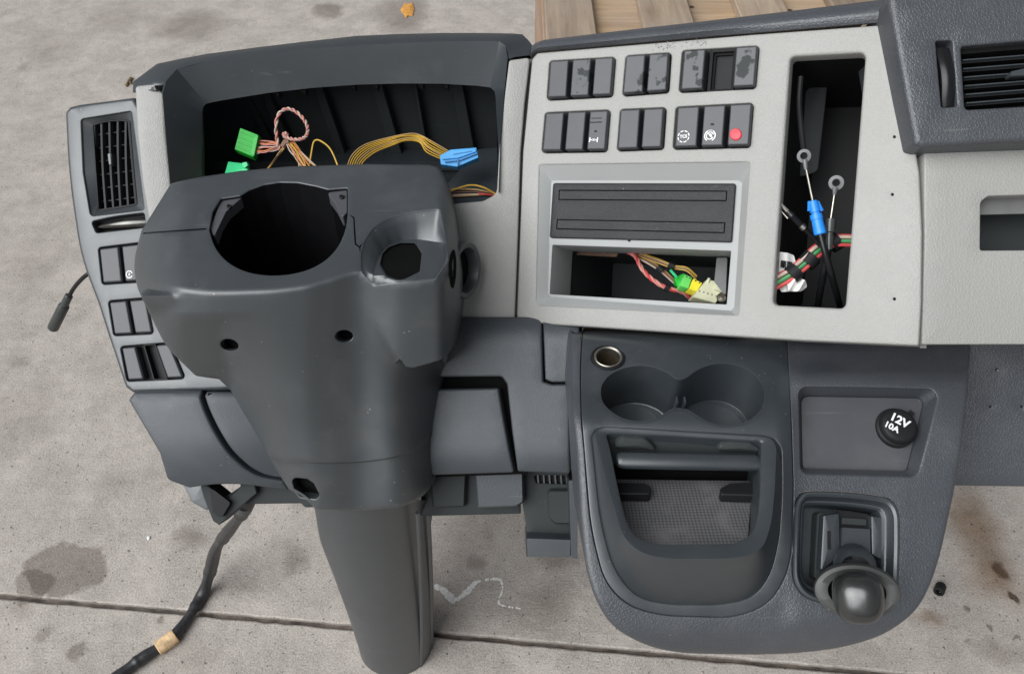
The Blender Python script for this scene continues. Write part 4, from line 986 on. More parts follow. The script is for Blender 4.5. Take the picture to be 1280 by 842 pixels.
# ---- centre console
Cy = interp([395, 424, 440, 475, 535, 600, 690, 755, 785, 806, 826], [1.06, .842, .828, .802, .760, .752, .739, .732, .733, .740, .758])
Ry = interp([395, 432, 446, 458, 468, 474, 482, 535, 600, 690, 755, 772, 790, 806, 826], [.90, .832, .827, .816, .799, .792, .789, .770, .757, .739, .730, .729, .733, .741, .758])
def CO(x, y):
    t = max(0., min(1., (x - 975) / 24.)); t = t * t * (3 - 2 * t)
    d = Cy(y) * (1 - t) + Ry(y) * t
    return d
shell = rp([(720, 380, 2), (714, 440, 14), (714, 460, 30), (716, 520, 60), (721, 570, 60), (725.5, 648, 60), (732, 712, 50), (745, 755, 40), (766, 787.6, 40), (808, 811, 40), (851.5, 820, 60), (941, 821.6, 80), (1000, 820, 80), (1060, 812, 60), (1112, 795, 50), (1150, 765, 40), (1168, 730, 50), (1180, 690, 60), (1195, 620, 60), (1205, 560, 60), (1213, 490, 20), (1216, 436, 8), (1218, 380, 2)], 5)
trayo = rp([(729, 396, 1), (724.5, 460, 30), (726, 520, 60), (731, 580, 60), (738, 662, 60), (755, 726.6, 40), (783, 757, 40), (826, 769.6, 40), (919.6, 772.5, 60), (962.7, 755, 40), (984, 719, 40), (991, 683.5, 40), (992.5, 604.6, 60), (990.5, 535, 60), (985.5, 434, 60), (984, 402, 1)], 5)
powr = rp([(998.5, 483.5, 11), (1090, 484.5, 60), (1175, 487, 12), (1161, 543, 60), (1147, 596, 13), (1001, 592, 11)], 6, 7)
gear = cr([(991.5, 650), (993.5, 630), (1000, 618), (1013, 613), (1060, 614.5), (1100, 619.5), (1115, 626), (1123, 640), (1124.5, 660), (1124, 700), (1122, 738), (1116, 753), (1103, 761), (1085, 762), (1050, 757.5), (1016, 750), (1000, 740), (991.5, 724), (990, 705), (990.5, 680)], 4)
mb = MB().sheet(shell, CO, [(trayo, .012, None, 1.2), (powr, .012, None, 2.5), (gear, .004, None, 1.2), (ell(1112, 747, 1, 1, 8), .002, None, .2)], back=.11, rnd=9, step=9, bdir=Vector((0, .82, -.57)), rseg=5)
obj('console_shell', mb, M['soft'], DASH, angle=50)
# storage plate with the 12V cap
cn = frame(1075, 540, CO)[3]
PWD = shift(CO, .017)
a, b_ = match(powr, rp([(1000.5, 494, 9), (1157, 496.5, 9), (1133, 592, 9), (1002.5, 588.5, 9)], 5, 7), 120)
mb = MB().rings([[P(x, y, CO(x, y)) - cn * .002 for x, y in offset(a, -1.5)], [P(x, y, PWD(x, y)) for x, y in b_], [P(x, y, PWD(x, y)) - cn * .003 for x, y in offset(b_, .6)]], True); obj('plate_recess', mb, M['soft'], DASH)
pl = obj('cover_plate', MB().sheet(offset(b_, 1.0), PWD, back=.006, rnd=.8, step=14), M['plate'], DASH)
cc = (1119, 535); o, e1, e2, n = frame(cc[0], cc[1], PWD)
ax = (n * .9 + Vector((0, 0, 1)) * .25).normalized()
cap = obj('socket_cap', MB().lathe(o, ax, [(.0195, -.004), (.0195, .003), (.0186, .0042), (.0178, .0046), (.0176, .0068), (.0168, .0098), (.0152, .0112), (.0130, .0118), (.006, .0121), (.0015, .0121)], 40, False, True, e1=e1), M['black'], DASH); tag(cap, 'round black socket cap lettered 12V 10A')
tabp = o + (e1 * .72 + e2 * .62) * .0205 + ax * .003
obj('cap_tab', MB().box(tabp, (e1 * .72 + e2 * .62) * .004, (e2 * .72 - e1 * .62) * .0028, ax * .0016), M['black'], cap)
CAPD = lambda x, y: (o + ax * .0122 - CAM).dot(ax) / ray(x, y).dot(ax)
text('lettering', '12V', 1124.5, 525.5, CAPD, .0118, 32, M['white'], cap, lift=.0002)
text('lettering', '10A', 1114.5, 533.5, CAPD, .0086, 32, M['white'], cap, lift=.0002)
# tray: socket, twin cup holder, pocket
socket = ell(760, 446.5, 21, 13.5, 36)
cups = [(751, 492), (753, 480), (763, 468), (780, 460), (800, 457), (818, 459.5), (834, 466), (843, 472.5), (850, 474.5), (858, 472), (870, 463.5), (886, 456.5), (904, 454.3), (924, 457.5), (942, 468), (953, 482), (955.5, 496), (951, 512), (938, 524), (920, 530.5), (902, 531), (884, 526), (870, 518), (859, 511.5), (848, 509.5), (838, 511.5), (826, 519), (812, 525), (796, 526), (778, 522), (763, 513), (754, 503)]
cups = cr(cups, 3)
pocket = rp([(739.5, 546, 6), (745, 535.5, 8), (757, 533.5, 4), (850, 539, 60), (951.5, 545, 4), (968, 548, 10), (977, 560, 10), (978, 610, 60), (973.5, 676, 50), (962, 719, 30), (942, 746, 24), (905, 755, 50), (834, 755, 50), (795, 746, 30), (766, 709, 30), (750, 648, 60)], 6)
mb = MB().sheet(offset(trayo, .9), shift(CO, .0005), [(socket, .03, DOWN, 1.5), (cups, .001, DOWN, 2.2), (pocket, .001, DOWN, 2.0)], back=.012, rnd=1.5, step=9)
obj('console_tray', mb, M['dark'], DASH, angle=45)
cn2 = frame(760, 446, CO)[3]; o = P(760, 446.5, CO(760, 446.5)); sa = (Vector((0, .06, 1))).normalized()
mb = MB().lathe(o, sa, [(.0172, -.002), (.0172, .0008), (.0160, .0014), (.0150, .0002)], 40); obj('socket_seat', mb, M['black'], DASH)
sk = obj('lighter_socket', MB().lathe(o, sa, [(.0150, -.003), (.0146, .0012), (.0138, .0018), (.0122, .0008), (.0116, -.003)], 40), M['steel'], DASH)
obj('socket_bore', MB().lathe(o, sa, [(.0119, -.0015), (.0114, -.012), (.0112, -.026)], 40, False, True), simple('tarnished_brass', (.13, .105, .075), .45, .8, mott=.3), sk)
q0 = offset(cups, -2.2)
up = [P(x, y, CO(x, y)) for x, y in q0]
tops_ = [P(x, y, CO(x, y) + .0005) for x, y in cups]
zb = min(p.z for p in tops_) - .058
def cupring(o, z=None, dz=0):
    r_ = [P(x, y, CO(x, y) + .0005) for x, y in offset(cups, o)]
    return [Vector((p.x, p.y, (p.z - dz) if z is None else z)) for p in r_]
mb = MB().rings([up, tops_, cupring(.6, dz=.004), cupring(1.6, dz=.03), cupring(2.6, zb + .004), cupring(3.4, zb + .0012), cupring(5.5, zb)], True)
ch = obj('cup_holder', mb, M['dark'], DASH, angle=40)
for cx in (797, 905):
    c = P(cx, 492.5, CO(cx, 492.5)); mb = MB().lathe(Vector((c.x, c.y, zb + (.0004 if cx > 850 else 0))), Vector((0, 0, 1)), [(.040, .0006), (.034, .0006), (.033, .0016), (.030, .0012), (.001, .0012)], 48, False, True); obj('cup_floor', mb, M['dark'], ch)
for x in (845.5, 855.5):
    p = P(x, 509, CO(x, 509) + .004); obj('cup_fin', MB().box(p + Vector((0, .004, -.015)), Vector((.0007, 0, 0)), Vector((0, .004, 0)), Vector((0, 0, .022))), M['dark'], ch)
# pocket body
HL = CAM.z - P(850, 540, CO(850, 540)).z
def LIP(x, y): return HL / (SP - CP * (CY - y) / FPX)
crestp = rp([(742.5, 545, 5), (748, 537, 6), (757, 535, 3), (850, 540, 60), (951.5, 546, 3), (965, 549, 8), (971.5, 560, 8), (969.5, 610, 60), (965.5, 655, 40), (955, 686, 26), (938, 697, 20), (905, 701, 40), (836, 701, 40), (803, 695, 24), (779, 676, 26), (762, 620, 60)], 6)
mouth = rp([(757.5, 541, 3), (763.5, 562, 60), (771, 600, 60), (779, 636, 40), (787, 660, 20), (800, 673.5, 16), (828, 679, 16), (917, 679, 16), (940, 668, 18), (948, 640, 20), (950.5, 600, 40), (951.5, 551, 3), (850, 545, 60)], 5)
a, b_ = match(pocket, crestp, 160); _, c_ = match(pocket, mouth, 160)
A3 = [P(x, y, CO(x, y) + .0006) for x, y in offset(a, -2.0)]; A3b = [P(x, y, CO(x, y) + .0015) for x, y in a]
B3 = [P(x, y, min(LIP(x, y), CO(x, y) - .0002)) for x, y in b_]; C3 = [P(x, y, min(LIP(x, y), CO(x, y) - .0002)) + DOWN * .002 for x, y in c_]
up_ = Vector((0, 0, .002))
mb = MB().rings([A3, A3b, [q + (p - q) * .12 + up_ * .4 for p, q in zip(A3b, B3)], [q + up_ + (r_ - q) * .08 for q, r_ in zip(B3, C3)], [q + up_ * 1.1 + (r_ - q) * .25 for q, r_ in zip(B3, C3)], [q + up_ + (r_ - q) * .75 for q, r_ in zip(B3, C3)], [q + (r_ - q) * .96 + up_ * .5 for q, r_ in zip(B3, C3)], C3, [p + DOWN * .012 for p in C3], [p + DOWN * .085 for p in C3]], True, False, True)
obj('pocket', mb, M['dark'], DASH, angle=32)
# inside the pocket
TD = plane3((757, 535, .757), (951, 546, .754), (850, 600, .776))
obj('pocket_back', MB().stack(rp([(752, 536), (956, 547), (957, 583), (762, 580)], 1), shift(TD, .004), [(0, 0), (1, 0)]), M['deep'], DASH)
def tabshape(poly, D, h, mat, name): return obj(name, MB().stack(rp(poly, 4), D, [(0, -.004), (0, h * .4), (1.5, h * .85), (4, h)], dome=.001), mat, DASH)
tabshape([(767, 557.5, 3), (768, 549, 8), (778, 542.5, 10), (806, 543.5, 12), (819, 556, 5), (817, 558, 3)], shift(TD, .003), .006, M['deep'], 'finger_tab')
tabshape([(893, 560, 3), (900, 550, 8), (914, 547.5, 10), (936, 549, 10), (948, 556, 6), (949, 561.5, 3)], shift(TD, .003), .006, M['deep'], 'finger_tab')
p, q = P(770, 575, .752), P(950, 578, .749); e = (q - p); k = e.normalized()
rows_ = []
for s in (0, .012, .04, .96, .988, 1):
    c = p + e * s; sc = {0: .55, .012: .85, 1: .55, .988: .85}.get(s, 1.); ring = []
    for i in range(20):
        a = 2 * math.pi * i / 20; ring.append(c + Vector((0, math.cos(a) * .0085, math.sin(a) * .0062)) * sc)
    rows_.append(ring)
obj('roller_bar', MB().rings(rows_, True, True, True), M['dark'], DASH)
obj('pocket_gap', MB().stack(rp([(758, 574), (954, 576), (954, 612), (766, 612)], 1), plane3((757, 575, .79), (951, 575, .785), (850, 610, .80)), [(0, 0), (.5, 0)]), M['void'], DASH)  # black sheet in place of the shade below the roller
MT = plane3((775, 604, .778), (940, 606, .772), (860, 680, .716))
obj('rubber_mat', MB().sheet(rp([(768, 598, 2), (938, 600, 2), (939.5, 618, 3), (934, 690, 3), (780, 690, 3)], 3), MT, back=.004, rnd=1.2, step=20), M['mat'], DASH)
obj('pocket_clip', MB().stack(rp([(764, 602), (806, 602.5, 4), (814, 608, 4), (813, 617, 3), (768, 616.5)], 3), shift(MT, -.014), [(0, -.01), (0, -.001), (1, 0)]), M['black'], DASH)
obj('pocket_clip', MB().stack(rp([(955, 601), (912, 603, 4), (899, 610, 4), (902, 617.5, 3), (955, 619)], 3), shift(MT, -.014), [(0, -.01), (0, -.001), (1, 0)]), M['black'], DASH)
# gear lever well
gn = frame(1057, 690, CO)[3]
mb = MB().stack(offset(gear, .5), CO, [(0, -.003), (0, .0012), (1.5, .0026), (4, .0028), (7, .0012), (9.5, -.004), (12, -.0065), (14, -.007), (16.5, -.009), (19, -.020), (20, -.034)], nrm=gn)
obj('lever_surround', mb, M['dark'], DASH, angle=25)
GW = shift(CO, .018)
obj('lever_gate', MB().stack(rp([(1022, 640, 5), (1060, 638, 5), (1108, 648, 5), (1109, 722, 4), (1062, 736), (1018, 722, 4)], 4), GW, [(0, -.014), (0, -.001), (1.2, 0)], nrm=gn), M['deep'], DASH)
for q, sl in (([(1024, 643), (1045.5, 640), (1047, 694), (1020, 716)], [(1029.5, 663), (1033.8, 663), (1034, 686), (1030, 686)]), ([(1083, 643), (1104, 647), (1110, 706), (1084, 693)], [(1096.5, 671), (1100.5, 671.5), (1101.5, 694), (1097.5, 693.5)])):
    c = obj('lever_cheek', MB().stack(rp(q, 3), GW, [(0, -.006), (0, .006), (1.5, .0085), (3, .009)], nrm=gn), M['dark'], DASH)
    obj('cheek_slot', MB().stack(sl, GW, [(0, .002), (0, .0094)], nrm=gn), M['black'], c, smooth=False)
obj('gate_gap', MB().stack([(1045, 638), (1084, 642), (1084, 662), (1045, 660)], GW, [(0, 0), (0, .002)], nrm=gn), M['black'], DASH)
obj('gate_bar', MB().stack(rp([(1050, 646), (1081, 648), (1081, 657), (1050, 655)], 2), GW, [(0, 0), (0, .004), (1, .005)], nrm=gn), M['deep'], DASH)
obj('lever_stem', MB().stack(rp([(1047, 658), (1083, 660), (1084, 700), (1046, 698)], 2), GW, [(0, 0), (0, .008), (1, .0095)], nrm=gn), M['dark'], DASH)
l0 = P(1068, 728, .735); la = (P(1075, 755, .668) - l0).normalized()
knobm = plastic('worn_knob_rubber', (.042, .044, .042), .42, 700., .06, dust=.5)
headm = plastic('smoky_knob_plastic', (.017, .018, .017), .2, 900., .03, spec=.9, dust=.3, dustcol=(.16, .16, .15))
e1 = Vector((1, 0, .05)); e1 = (e1 - la * e1.dot(la)).normalized(); e2 = la.cross(e1)
mb = MB().lathe(l0, la, [(.012, -.014), (.016, .0), (.0205, .012), (.0236, .022), (.0240, .028), (.0232, .032), (.0205, .0335), (.016, .032)], 56, e1=e1, sx=1.48); kn_ = obj('lever_knob', mb, knobm, DASH); tag(kn_, 'scuffed dark grey lever knob with a glossy rounded head')
rings = []
for w_, h_, z_ in ((.0170, .0165, .020), (.0192, .0190, .030), (.0205, .0208, .040), (.0208, .0216, .048), (.0203, .0212, .055), (.0185, .0195, .061), (.0150, .0160, .0655), (.0100, .0108, .0682), (.0050, .0054, .0693)):
    ring = []
    for i in range(56):
        t = 2 * math.pi * i / 56; c_, s_ = math.cos(t), math.sin(t); q = .78
        ring.append(l0 + la * z_ + e1 * (abs(c_) ** q * (1 if c_ > 0 else -1) * w_ * (1 + .06 * s_)) + e2 * (abs(s_) ** q * (1 if s_ > 0 else -1) * h_))
    rings.append(ring)
hd = obj('knob_head', MB().rings(rings, True, False, True), headm, kn_, angle=60)
obj('knob_emblem_ring', MB().lathe(l0 + la * .0680, la, [(.0074, -.001), (.0072, .0008), (.0066, .0010), (.0064, .0000)], 40, e1=e1), headm, kn_)
obj('stem_collar', MB().lathe(l0 - e2 * .0 + (P(1068, 706, .735) - P(1068, 728, .735)), la, [(.0175, -.012), (.0185, .002), (.0170, .012), (.013, .018)], 32, True, False, e1=e1), M['dark'], kn_)

# flakes of sticky residue on the pale fascia above the switches
rf = random.Random(4); mb = MB()
for i in range(70):
    u = rf.random(); x = 818 + u * 64 + rf.gauss(0, 1.5); y = 60 - u * 8 + rf.gauss(0, 2.2); r = rf.uniform(.4, 1.1)
    if 845 < x < 852: continue
    q = [(x + math.cos(k * 1.25 + i) * r * rf.uniform(.6, 1.5), y + math.sin(k * 1.25 + i) * r * rf.uniform(.5, 1.)) for k in range(5)]
    mb.stack(q, F, [(0, 0), (.1, .0004)], nrm=fn)
fl = obj('residue_flakes', mb, simple('grey_residue', (.16, .155, .145), .6, mott=.4), DASH, smooth=False); fl['kind'] = 'stuff'
# crumbs and grit caught on the console and column cover
mb = MB()
for i in range(110):
    if i < 60: x, y = rf.uniform(735, 985), rf.uniform(425, 545); D = CO
    elif i < 80: x, y = rf.uniform(1000, 1190), rf.uniform(600, 770); D = CO
    else: x, y = rf.uniform(200, 540), rf.uniform(215, 350); D = upper
    p_ = [(x, y)]
    if any(inside(p_, offset(h, -4))[0] for h in (cups, socket, pocket, powr, gear, hubx, scoop)): continue
    o = P(x, y, D(x, y)); n_ = frame(x, y, D)[3]; r = rf.uniform(.00018, .0005)
    mb.lathe(o, n_, [(r, -.0001), (r * .8, r * .5), (r * .2, r * .8)], 5, False, True)
gr = obj('grit_specks', mb, simple('pale_grit', (.24, .225, .205), .9, mott=.4), DASH, smooth=False); gr['kind'] = 'stuff'
# ================================================================== LOOSE WIRING AND CABLES
rw = random.Random(11)
def wires(parent, n, path, r_, mats, spread=(2, 2), pinch=(1, 1), k=6, zsp=.004):
    """n wires following one path of (px, py, depth); each its own part"""
    m = len(path); r = r_ * .72
    for i in range(n):
        a = 2 * math.pi * i / n; ox, oy = math.cos(a) * (.5 + rw.random() * .5), (i / max(1, n - 1) - .5) * 2; q = []
        for j, (x, y, d) in enumerate(path):
            s = pinch[0] + (pinch[1] - pinch[0]) * j / (m - 1); jit = lambda: rw.uniform(-.25, .25)
            q.append((x + (ox * .6 + jit()) * spread[0] * s, y + (oy + jit()) * spread[1] * s, d + math.sin(a + j) * zsp * .5))
        obj('wire', MB().tube(seg3(q, k), r, 6), mats[i % len(mats)], parent)
def twisted(parent, path, r, turns, mats, name='wire'):
    c = seg3(path, 8)
    for s, mt in enumerate(mats):
        q = []
        for i, p in enumerate(c):
            t = (c[min(i + 1, len(c) - 1)] - c[max(i - 1, 0)]).normalized(); u = t.cross(Vector((.3, .5, .8))).normalized(); w = t.cross(u)
            a = 2 * math.pi * (turns * i / len(c)) + s * 2 * math.pi / len(mats); q.append(p + (u * math.cos(a) + w * math.sin(a)) * r * .95)
        obj(name, MB().tube(q, r, 7), mt, parent)
def housing(parent, quad, d, h, mat, ribs=0, name='connector_shell', tilt=0.):
    D = plane3((quad[0][0], quad[0][1], d), (quad[1][0], quad[1][1], d + tilt), (quad[2][0], quad[2][1], d + tilt - .004))
    c = obj(name, MB().stack(rp(quad, 1.2, 3), D, [(0, -h), (0, -.001), (.7, 0)], cap0=True), mat, parent, angle=25)
    for k in range(ribs):
        v = (k + .7) / (ribs + .4); a = bil(quad, .08, v); b_ = bil(quad, .92, v); w = .035
        qd = [bil(quad, .06, v - w), bil(quad, .94, v - w), bil(quad, .94, v + w), bil(quad, .06, v + w)]
        obj('rib', MB().stack(qd, D, [(0, -.001), (0, .0012)]), mat, c, smooth=False)
    return c
# cluster opening
t = thing('green_connector', 'bright green square connector with pink and orange wires in the instrument opening', 'connector', P(310, 190, .99))
housing(t, [(300, 159.5), (323, 168.5), (317, 196.5), (293, 186.5)], .99, .014, M['green'], 4)
qd = [(318, 171), (323.5, 169.5), (318, 195.5), (313, 193)]; obj('latch', MB().stack(qd, const(.986), [(0, -.01), (0, 0), (.5, .001)]), M['green'], t, smooth=False)
wires(t, 8, [(318, 184, .992), (330, 184, .988), (341, 184, .985), (349, 183, .985)], .0011, [M['w_pink'], M['w_orange'], M['w_pink'], M['w_white']], (2, 9), (1.1, .4))
t = thing('mint_connector', 'small mint green connector peeping over the rear edge of the column cover', 'connector', P(295, 208, .97))
housing(t, [(285, 201.5), (310, 204.5), (310.5, 214), (280, 219)], .965, .02, M['mint'], 0)
obj('latch', MB().stack(rp([(303, 203.5), (309, 202.5), (311, 207), (307, 211), (303, 209)], 1), const(.961), [(0, -.004), (0, .001), (.6, .002)]), M['mint'], t)
obj('lower_lip', MB().stack([(284, 213.5), (309, 211), (309.5, 213), (283, 216)], const(.962), [(0, -.004), (0, .001)]), M['mint'], t, smooth=False)
t = thing('twisted_wire_loop', 'loop of twisted pink and white wires standing up above the loom', 'wire', P(362, 180, .98))
twisted(t, [(349, 186, .985), (346, 172, .98), (345, 156, .975), (348.5, 143, .975), (357, 136.5, .975), (367, 138, .975), (377, 146, .975), (383.5, 156, .975), (384.5, 166, .975), (380, 172.5, .975), (371, 174.5, .975), (362, 173, .978), (356, 171, .98), (355, 167.5, .98), (358, 167, .98), (359, 171, .982)], .00125, 13, [M['w_white'], M['w_pink']])
t = thing('wire_bundle', 'fan of tan and orange wires dropping behind the column cover', 'wiring loom', P(385, 205, .97), 'loose wire bundles in the instrument opening')
wires(t, 12, [(354, 180, .985), (361, 177, .982), (369, 187, .978), (377, 199, .972), (386, 214, .965)], .0012, [M['w_tan'], M['w_white'], M['w_orange'], M['w_tan'], M['w_yellow'], M['w_pink']], (10, 3.), (.3, 1.7))
t = thing('wire_bundle', 'short tan wire strands running down left towards the mint connector', 'wiring loom', P(345, 198, .975), 'loose wire bundles in the instrument opening')
wires(t, 5, [(356, 183, .983), (350, 190, .98), (343, 200, .975), (334, 212, .968)], .0011, [M['w_tan'], M['w_yellow'], M['w_brown'], M['w_tan']], (2.4, 1.5), (1.2, .8))
obj('tape_wrap', MB().tube([P(353, 184, .981), P(357, 178, .981), P(362, 177.5, .980)], [.0035, .0042, .0036], 10), M['w_brown'], t)
t = thing('yellow_wire', 'single yellow wire arched in a thin hoop right of the tan fan', 'wire', P(405, 205, .97))
obj('wire', MB().tube(seg3([(386, 212, .97), (389.5, 190, .97), (392, 178, .97), (396.5, 175, .97), (403, 177.5, .97), (411, 184, .97), (417, 194, .97), (424, 212, .965)]), .0010, 7), M['w_yellow'], t)
t = thing('blue_connector', 'light blue flat connector at the end of a curved bundle of yellow wires', 'connector', P(573, 198, .97))
bc = obj('connector_shell', MB().stack(rp([(550, 194.5), (563.5, 187), (595.5, 184.5), (598, 197), (571.5, 208.5), (551, 205.5)], 1, 3), const(.964), [(0, -.018), (0, -.0005), (.5, 0)], cap0=True), M['blue'], t, angle=25)
obj('connector_top', MB().stack(rp([(551.5, 195), (564, 188), (594, 185.5), (595.5, 189.5), (573, 197.5), (552.5, 199.5)], .8, 3), const(.9615), [(0, -.004), (0, -.0004), (.5, 0)], cap0=True), M['blue'], bc, angle=25)
dl = simple('deep_blue_line', (.03, .17, .40), .5)
for q in ([(556, 201.5), (571, 200), (571, 201.2), (556, 202.8)], [(574, 199.5), (596, 191), (596.3, 192.2), (574.3, 200.8)], [(566, 192.5), (590, 188.3), (590.3, 189.2), (566.3, 193.5)], [(571.5, 199), (573, 198.5), (573, 207.5), (571.5, 208)]):
    obj('moulding_line', MB().stack(q, const(.9608), [(0, -.003), (0, 0)]), dl, bc, smooth=False)
for i in range(7):
    f = i / 6; o = f * 13
    q = [(433 + o * 1.3, 212, .955), (440 + o * 1.1, 194 + o * .6, .962), (456 + o, 181 + o * .7, .968), (482 + o * .5, 173 + o * .7, .972), (508 + rw.uniform(-4, 4), 168 + o * .6 + rw.uniform(-.8, .8), .972 + rw.uniform(-.004, .004)), (524, 168.5 + o * .7, .97), (540 - o * .5, 177 + o * 1.0 + rw.uniform(-.8, .8), .966), (561 - o * .7, 189 + o * .75, .966)]
    obj('wire', MB().tube(seg3(q, 7), .00066, 6), M['w_yellow'] if i % 4 else M['w_tan'], t)
t = thing('wire_bundle', 'tan, black and red wires crossing the lower right corner of the instrument opening', 'wiring loom', P(590, 244, .94), 'loose wire bundles in the instrument opening')
for i, (o, mt) in enumerate(((0, 'w_tan'), (1.8, 'black'), (3.6, 'w_brown'), (5.2, 'black'), (7.2, 'w_white'), (9, 'w_tan'), (10.5, 'black'))):
    obj('wire', MB().tube(seg3([(548, 238 + o, .93), (570, 236.5 + o, .932), (592, 237 + o * .8, .932), (606, 239.5 + o * .5, .932), (622, 243 + o * .25, .94)], 6), .0013, 6), M[mt], t)
obj('wire', MB().tube(seg3([(560, 240, .928), (580, 233, .928), (592, 231.5, .928), (606, 235, .928), (620, 243, .935)], 6), .001, 6), M['w_yellow'], t)
obj('wire', MB().tube(seg3([(598, 242, .927), (607, 243, .927), (618, 244, .935)], 6), .001, 6), M['w_red'], t)
# radio bay
t = thing('radio_plug', 'green and yellow plug block with pink and tan wires in the open radio slot', 'connector', P(860, 352, .90))
RD = .895
twisted(t, [(772, 308, .95), (783, 314, .93), (794, 320, .915), (802, 335, .905), (814, 348, .90), (832, 359.5, .895), (852, 364.5, .895), (864, 374, .90)], .0014, 5, [M['w_pink'], M['w_red'], M['w_pink']])
wires(t, 4, [(776, 309, .95), (792, 314.5, .925), (808, 321, .91), (824, 326.5, .90), (842, 333.5, .895), (858, 336.5, .89), (870, 347, .89)], .0011, [M['w_yellow'], M['w_tan'], M['w_brown'], M['w_yellow']], (1.5, 2.2), (1, 1))
wires(t, 3, [(790, 317, .925), (808, 326, .91), (826, 337, .905), (842, 351, .90), (850, 358, .90)], .0015, [M['w_tan'], M['w_brown'], M['w_white']], (1.2, 2), (1, 1))
obj('tape_wrap', MB().tube([P(836, 331, .896), P(843, 334, .894)], .0045, 10), M['black'], t); obj('tape_wrap', MB().tube([P(822, 333.5, .904), P(828, 339, .903)], .0045, 10), M['black'], t); obj('tape_wrap', MB().tube([P(831, 358.5, .895), P(836, 361.5, .895)], .0042, 10), M['black'], t)
def pinblock(quad, mat, darkm, d, rows, name):
    D = const(d); c = housing(t, quad, d, .014, mat, 0, name)
    for v in range(rows):
        for u in range(2):
            x, y = bil(quad, .28 + .44 * u, (v + .55) / rows * .95 + .02); obj('pin_hole', MB().stack(ell(x, y, 1.35, 1.35, 10), D, [(0, -.003), (0, .0008)]), M['black'], c, smooth=False)
obj('plug_body', MB().stack(rp([(843, 347), (856, 341), (862, 360), (846, 358)], 2), const(.889), [(0, -.012), (0, 0), (1, .001)]), M['green'], t)
pinblock([(856.5, 342.5), (865.5, 346.5), (861, 360.5), (850.5, 356.5)], simple('light_green_plug', (.14, .62, .12), .45), M['black'], .880, 3, 'plug_shell')
pinblock([(867, 347.5), (878.5, 353.5), (871.5, 364), (862, 360.5)], M['yellowc'], M['black'], .879, 3, 'plug_shell')
obj('wire', MB().tube(seg3([(838.5, 338, .888), (842, 342, .884), (846, 346.5, .884)], 5), .0016, 7), M['mint'], t)
t = thing('ivory_connector', 'chunky ivory multi pin connector in the lower right corner of the radio slot', 'connector', P(888, 364, .885))
housing(t, [(884.5, 348.5), (906, 354), (895, 379), (866, 371)], .872, .022, M['ivory'], 0)
for x, y in ((884.5, 349.5), (898, 349.5)): obj('latch', MB().tube([P(x, y + 4, .872), P(x + 2, y - 2, .870)], .0016, 6), M['ivory'], t)
obj('side_step', MB().stack([(897, 352), (907.5, 359), (904, 366), (893, 362)], const(.868), [(0, -.01), (0, 0), (.6, .001)]), M['ivory'], t, smooth=False)
for i in range(5):
    for j in range(2):
        x, y = 871 + i * 5.2 + j * 3.4, 370.2 + i * 1.55 - j * 6.5; obj('pin_slot', MB().stack([(x - 1, y - 1.3), (x + 1, y - 1), (x + .7, y + 1.3), (x - 1.3, y + 1)], const(.8697), [(0, 0), (0, .0006)]), simple('slot_shadow_grey', (.22, .22, .16), .6) if (i + j) == 0 else bpy.data.materials['slot_shadow_grey'], t, smooth=False)
t = thing('metal_pin', 'short shiny metal tube beside the ivory connector', 'metal pin', P(901, 372, .88))
o = P(901.5, 372, .868); ax = (CAM - o).normalized() + Vector((.25, 0, .1)); mb = MB().lathe(o, ax, [(.0052, -.02), (.0052, 0), (.0047, .0008), (.0040, 0), (.0036, -.012)], 24, True, True); obj('pin_body', mb, M['steel'], t)
t = thing('black_hose', 'black hose bending down at the right side of the radio slot', 'hose', P(905, 340, .95))
obj('hose_body', MB().tube(seg3([(894, 314, .98), (901, 328, .96), (906, 345, .95), (909, 366, .95)], 6), .006, 10), M['black'], t)
# tall slot
def ringcable(label, ring, rods, rr, loc):
    t = thing('control_cable', label, 'cable', loc, 'control cables in the tall slot')
    x, y, d = ring; o = P(x, y, d); ax = (CAM - o).normalized()
    pr = [(rr, 0), (rr * .97, .0012), (rr * .55, .0014), (rr * .45, .0004), (rr * .45, -.001), (rr * .55, -.0016), (rr, -.0012), (rr, 0)]
    obj('ring_end', MB().lathe(o, ax, pr, 28), simple('grey_ring_plastic', (.11, .11, .115), .35) if 'grey_ring_plastic' not in bpy.data.materials else bpy.data.materials['grey_ring_plastic'], t)
    return t
t = ringcable('control cable with a grey ring end and a bright blue plug', (1005, 195, .772), 0, .0066, P(1016, 290, .77))
obj('ring_neck', MB().tube([P(1006, 200, .772), P(1007.4, 212, .772)], [.0026, .0018], 10), bpy.data.materials['grey_ring_plastic'], t)
obj('steel_rod', MB().tube([P(1007.2, 210, .772), P(1016.5, 255, .769)], .0011, 8), M['steel'], t)
a, b_ = P(1016, 251, .769), P(1025.5, 293, .768); v = b_ - a
pl = obj('blue_plug', MB().tube([a, a + v * .02, a + v * .33, a + v * .335, a + v * .40, a + v * .405, a + v * .55, a + v * .56, a + v * .97, b_], [.0034, .0042, .0050, .0040, .0040, .0056, .0058, .0052, .0058, .0050], 20), M['blue2'], t, angle=25)
for s in (-1, 1): obj('plug_clip', MB().tube([a + v * .04 + Vector((s * .0040, 0, .001)), a + v * .33 + Vector((s * .0058, 0, .001))], [.0014, .0020], 6), M['blue2'], pl)
obj('cable_sleeve', MB().tube(seg3([(1025, 291, .768), (1032, 318, .768), (1040, 346, .775), (1047, 372, .80), (1050, 384, .83)], 6), .0032, 12), M['gloss'], t)
t = ringcable('control cable with a grey ring end and a clear smoky sleeve', (1045.3, 228.5, .772), 0, .0072, P(1040, 290, .80))
obj('ring_neck', MB().tube([P(1044, 235, .772), P(1043, 244, .772)], [.0028, .0016], 10), bpy.data.materials['grey_ring_plastic'], t)
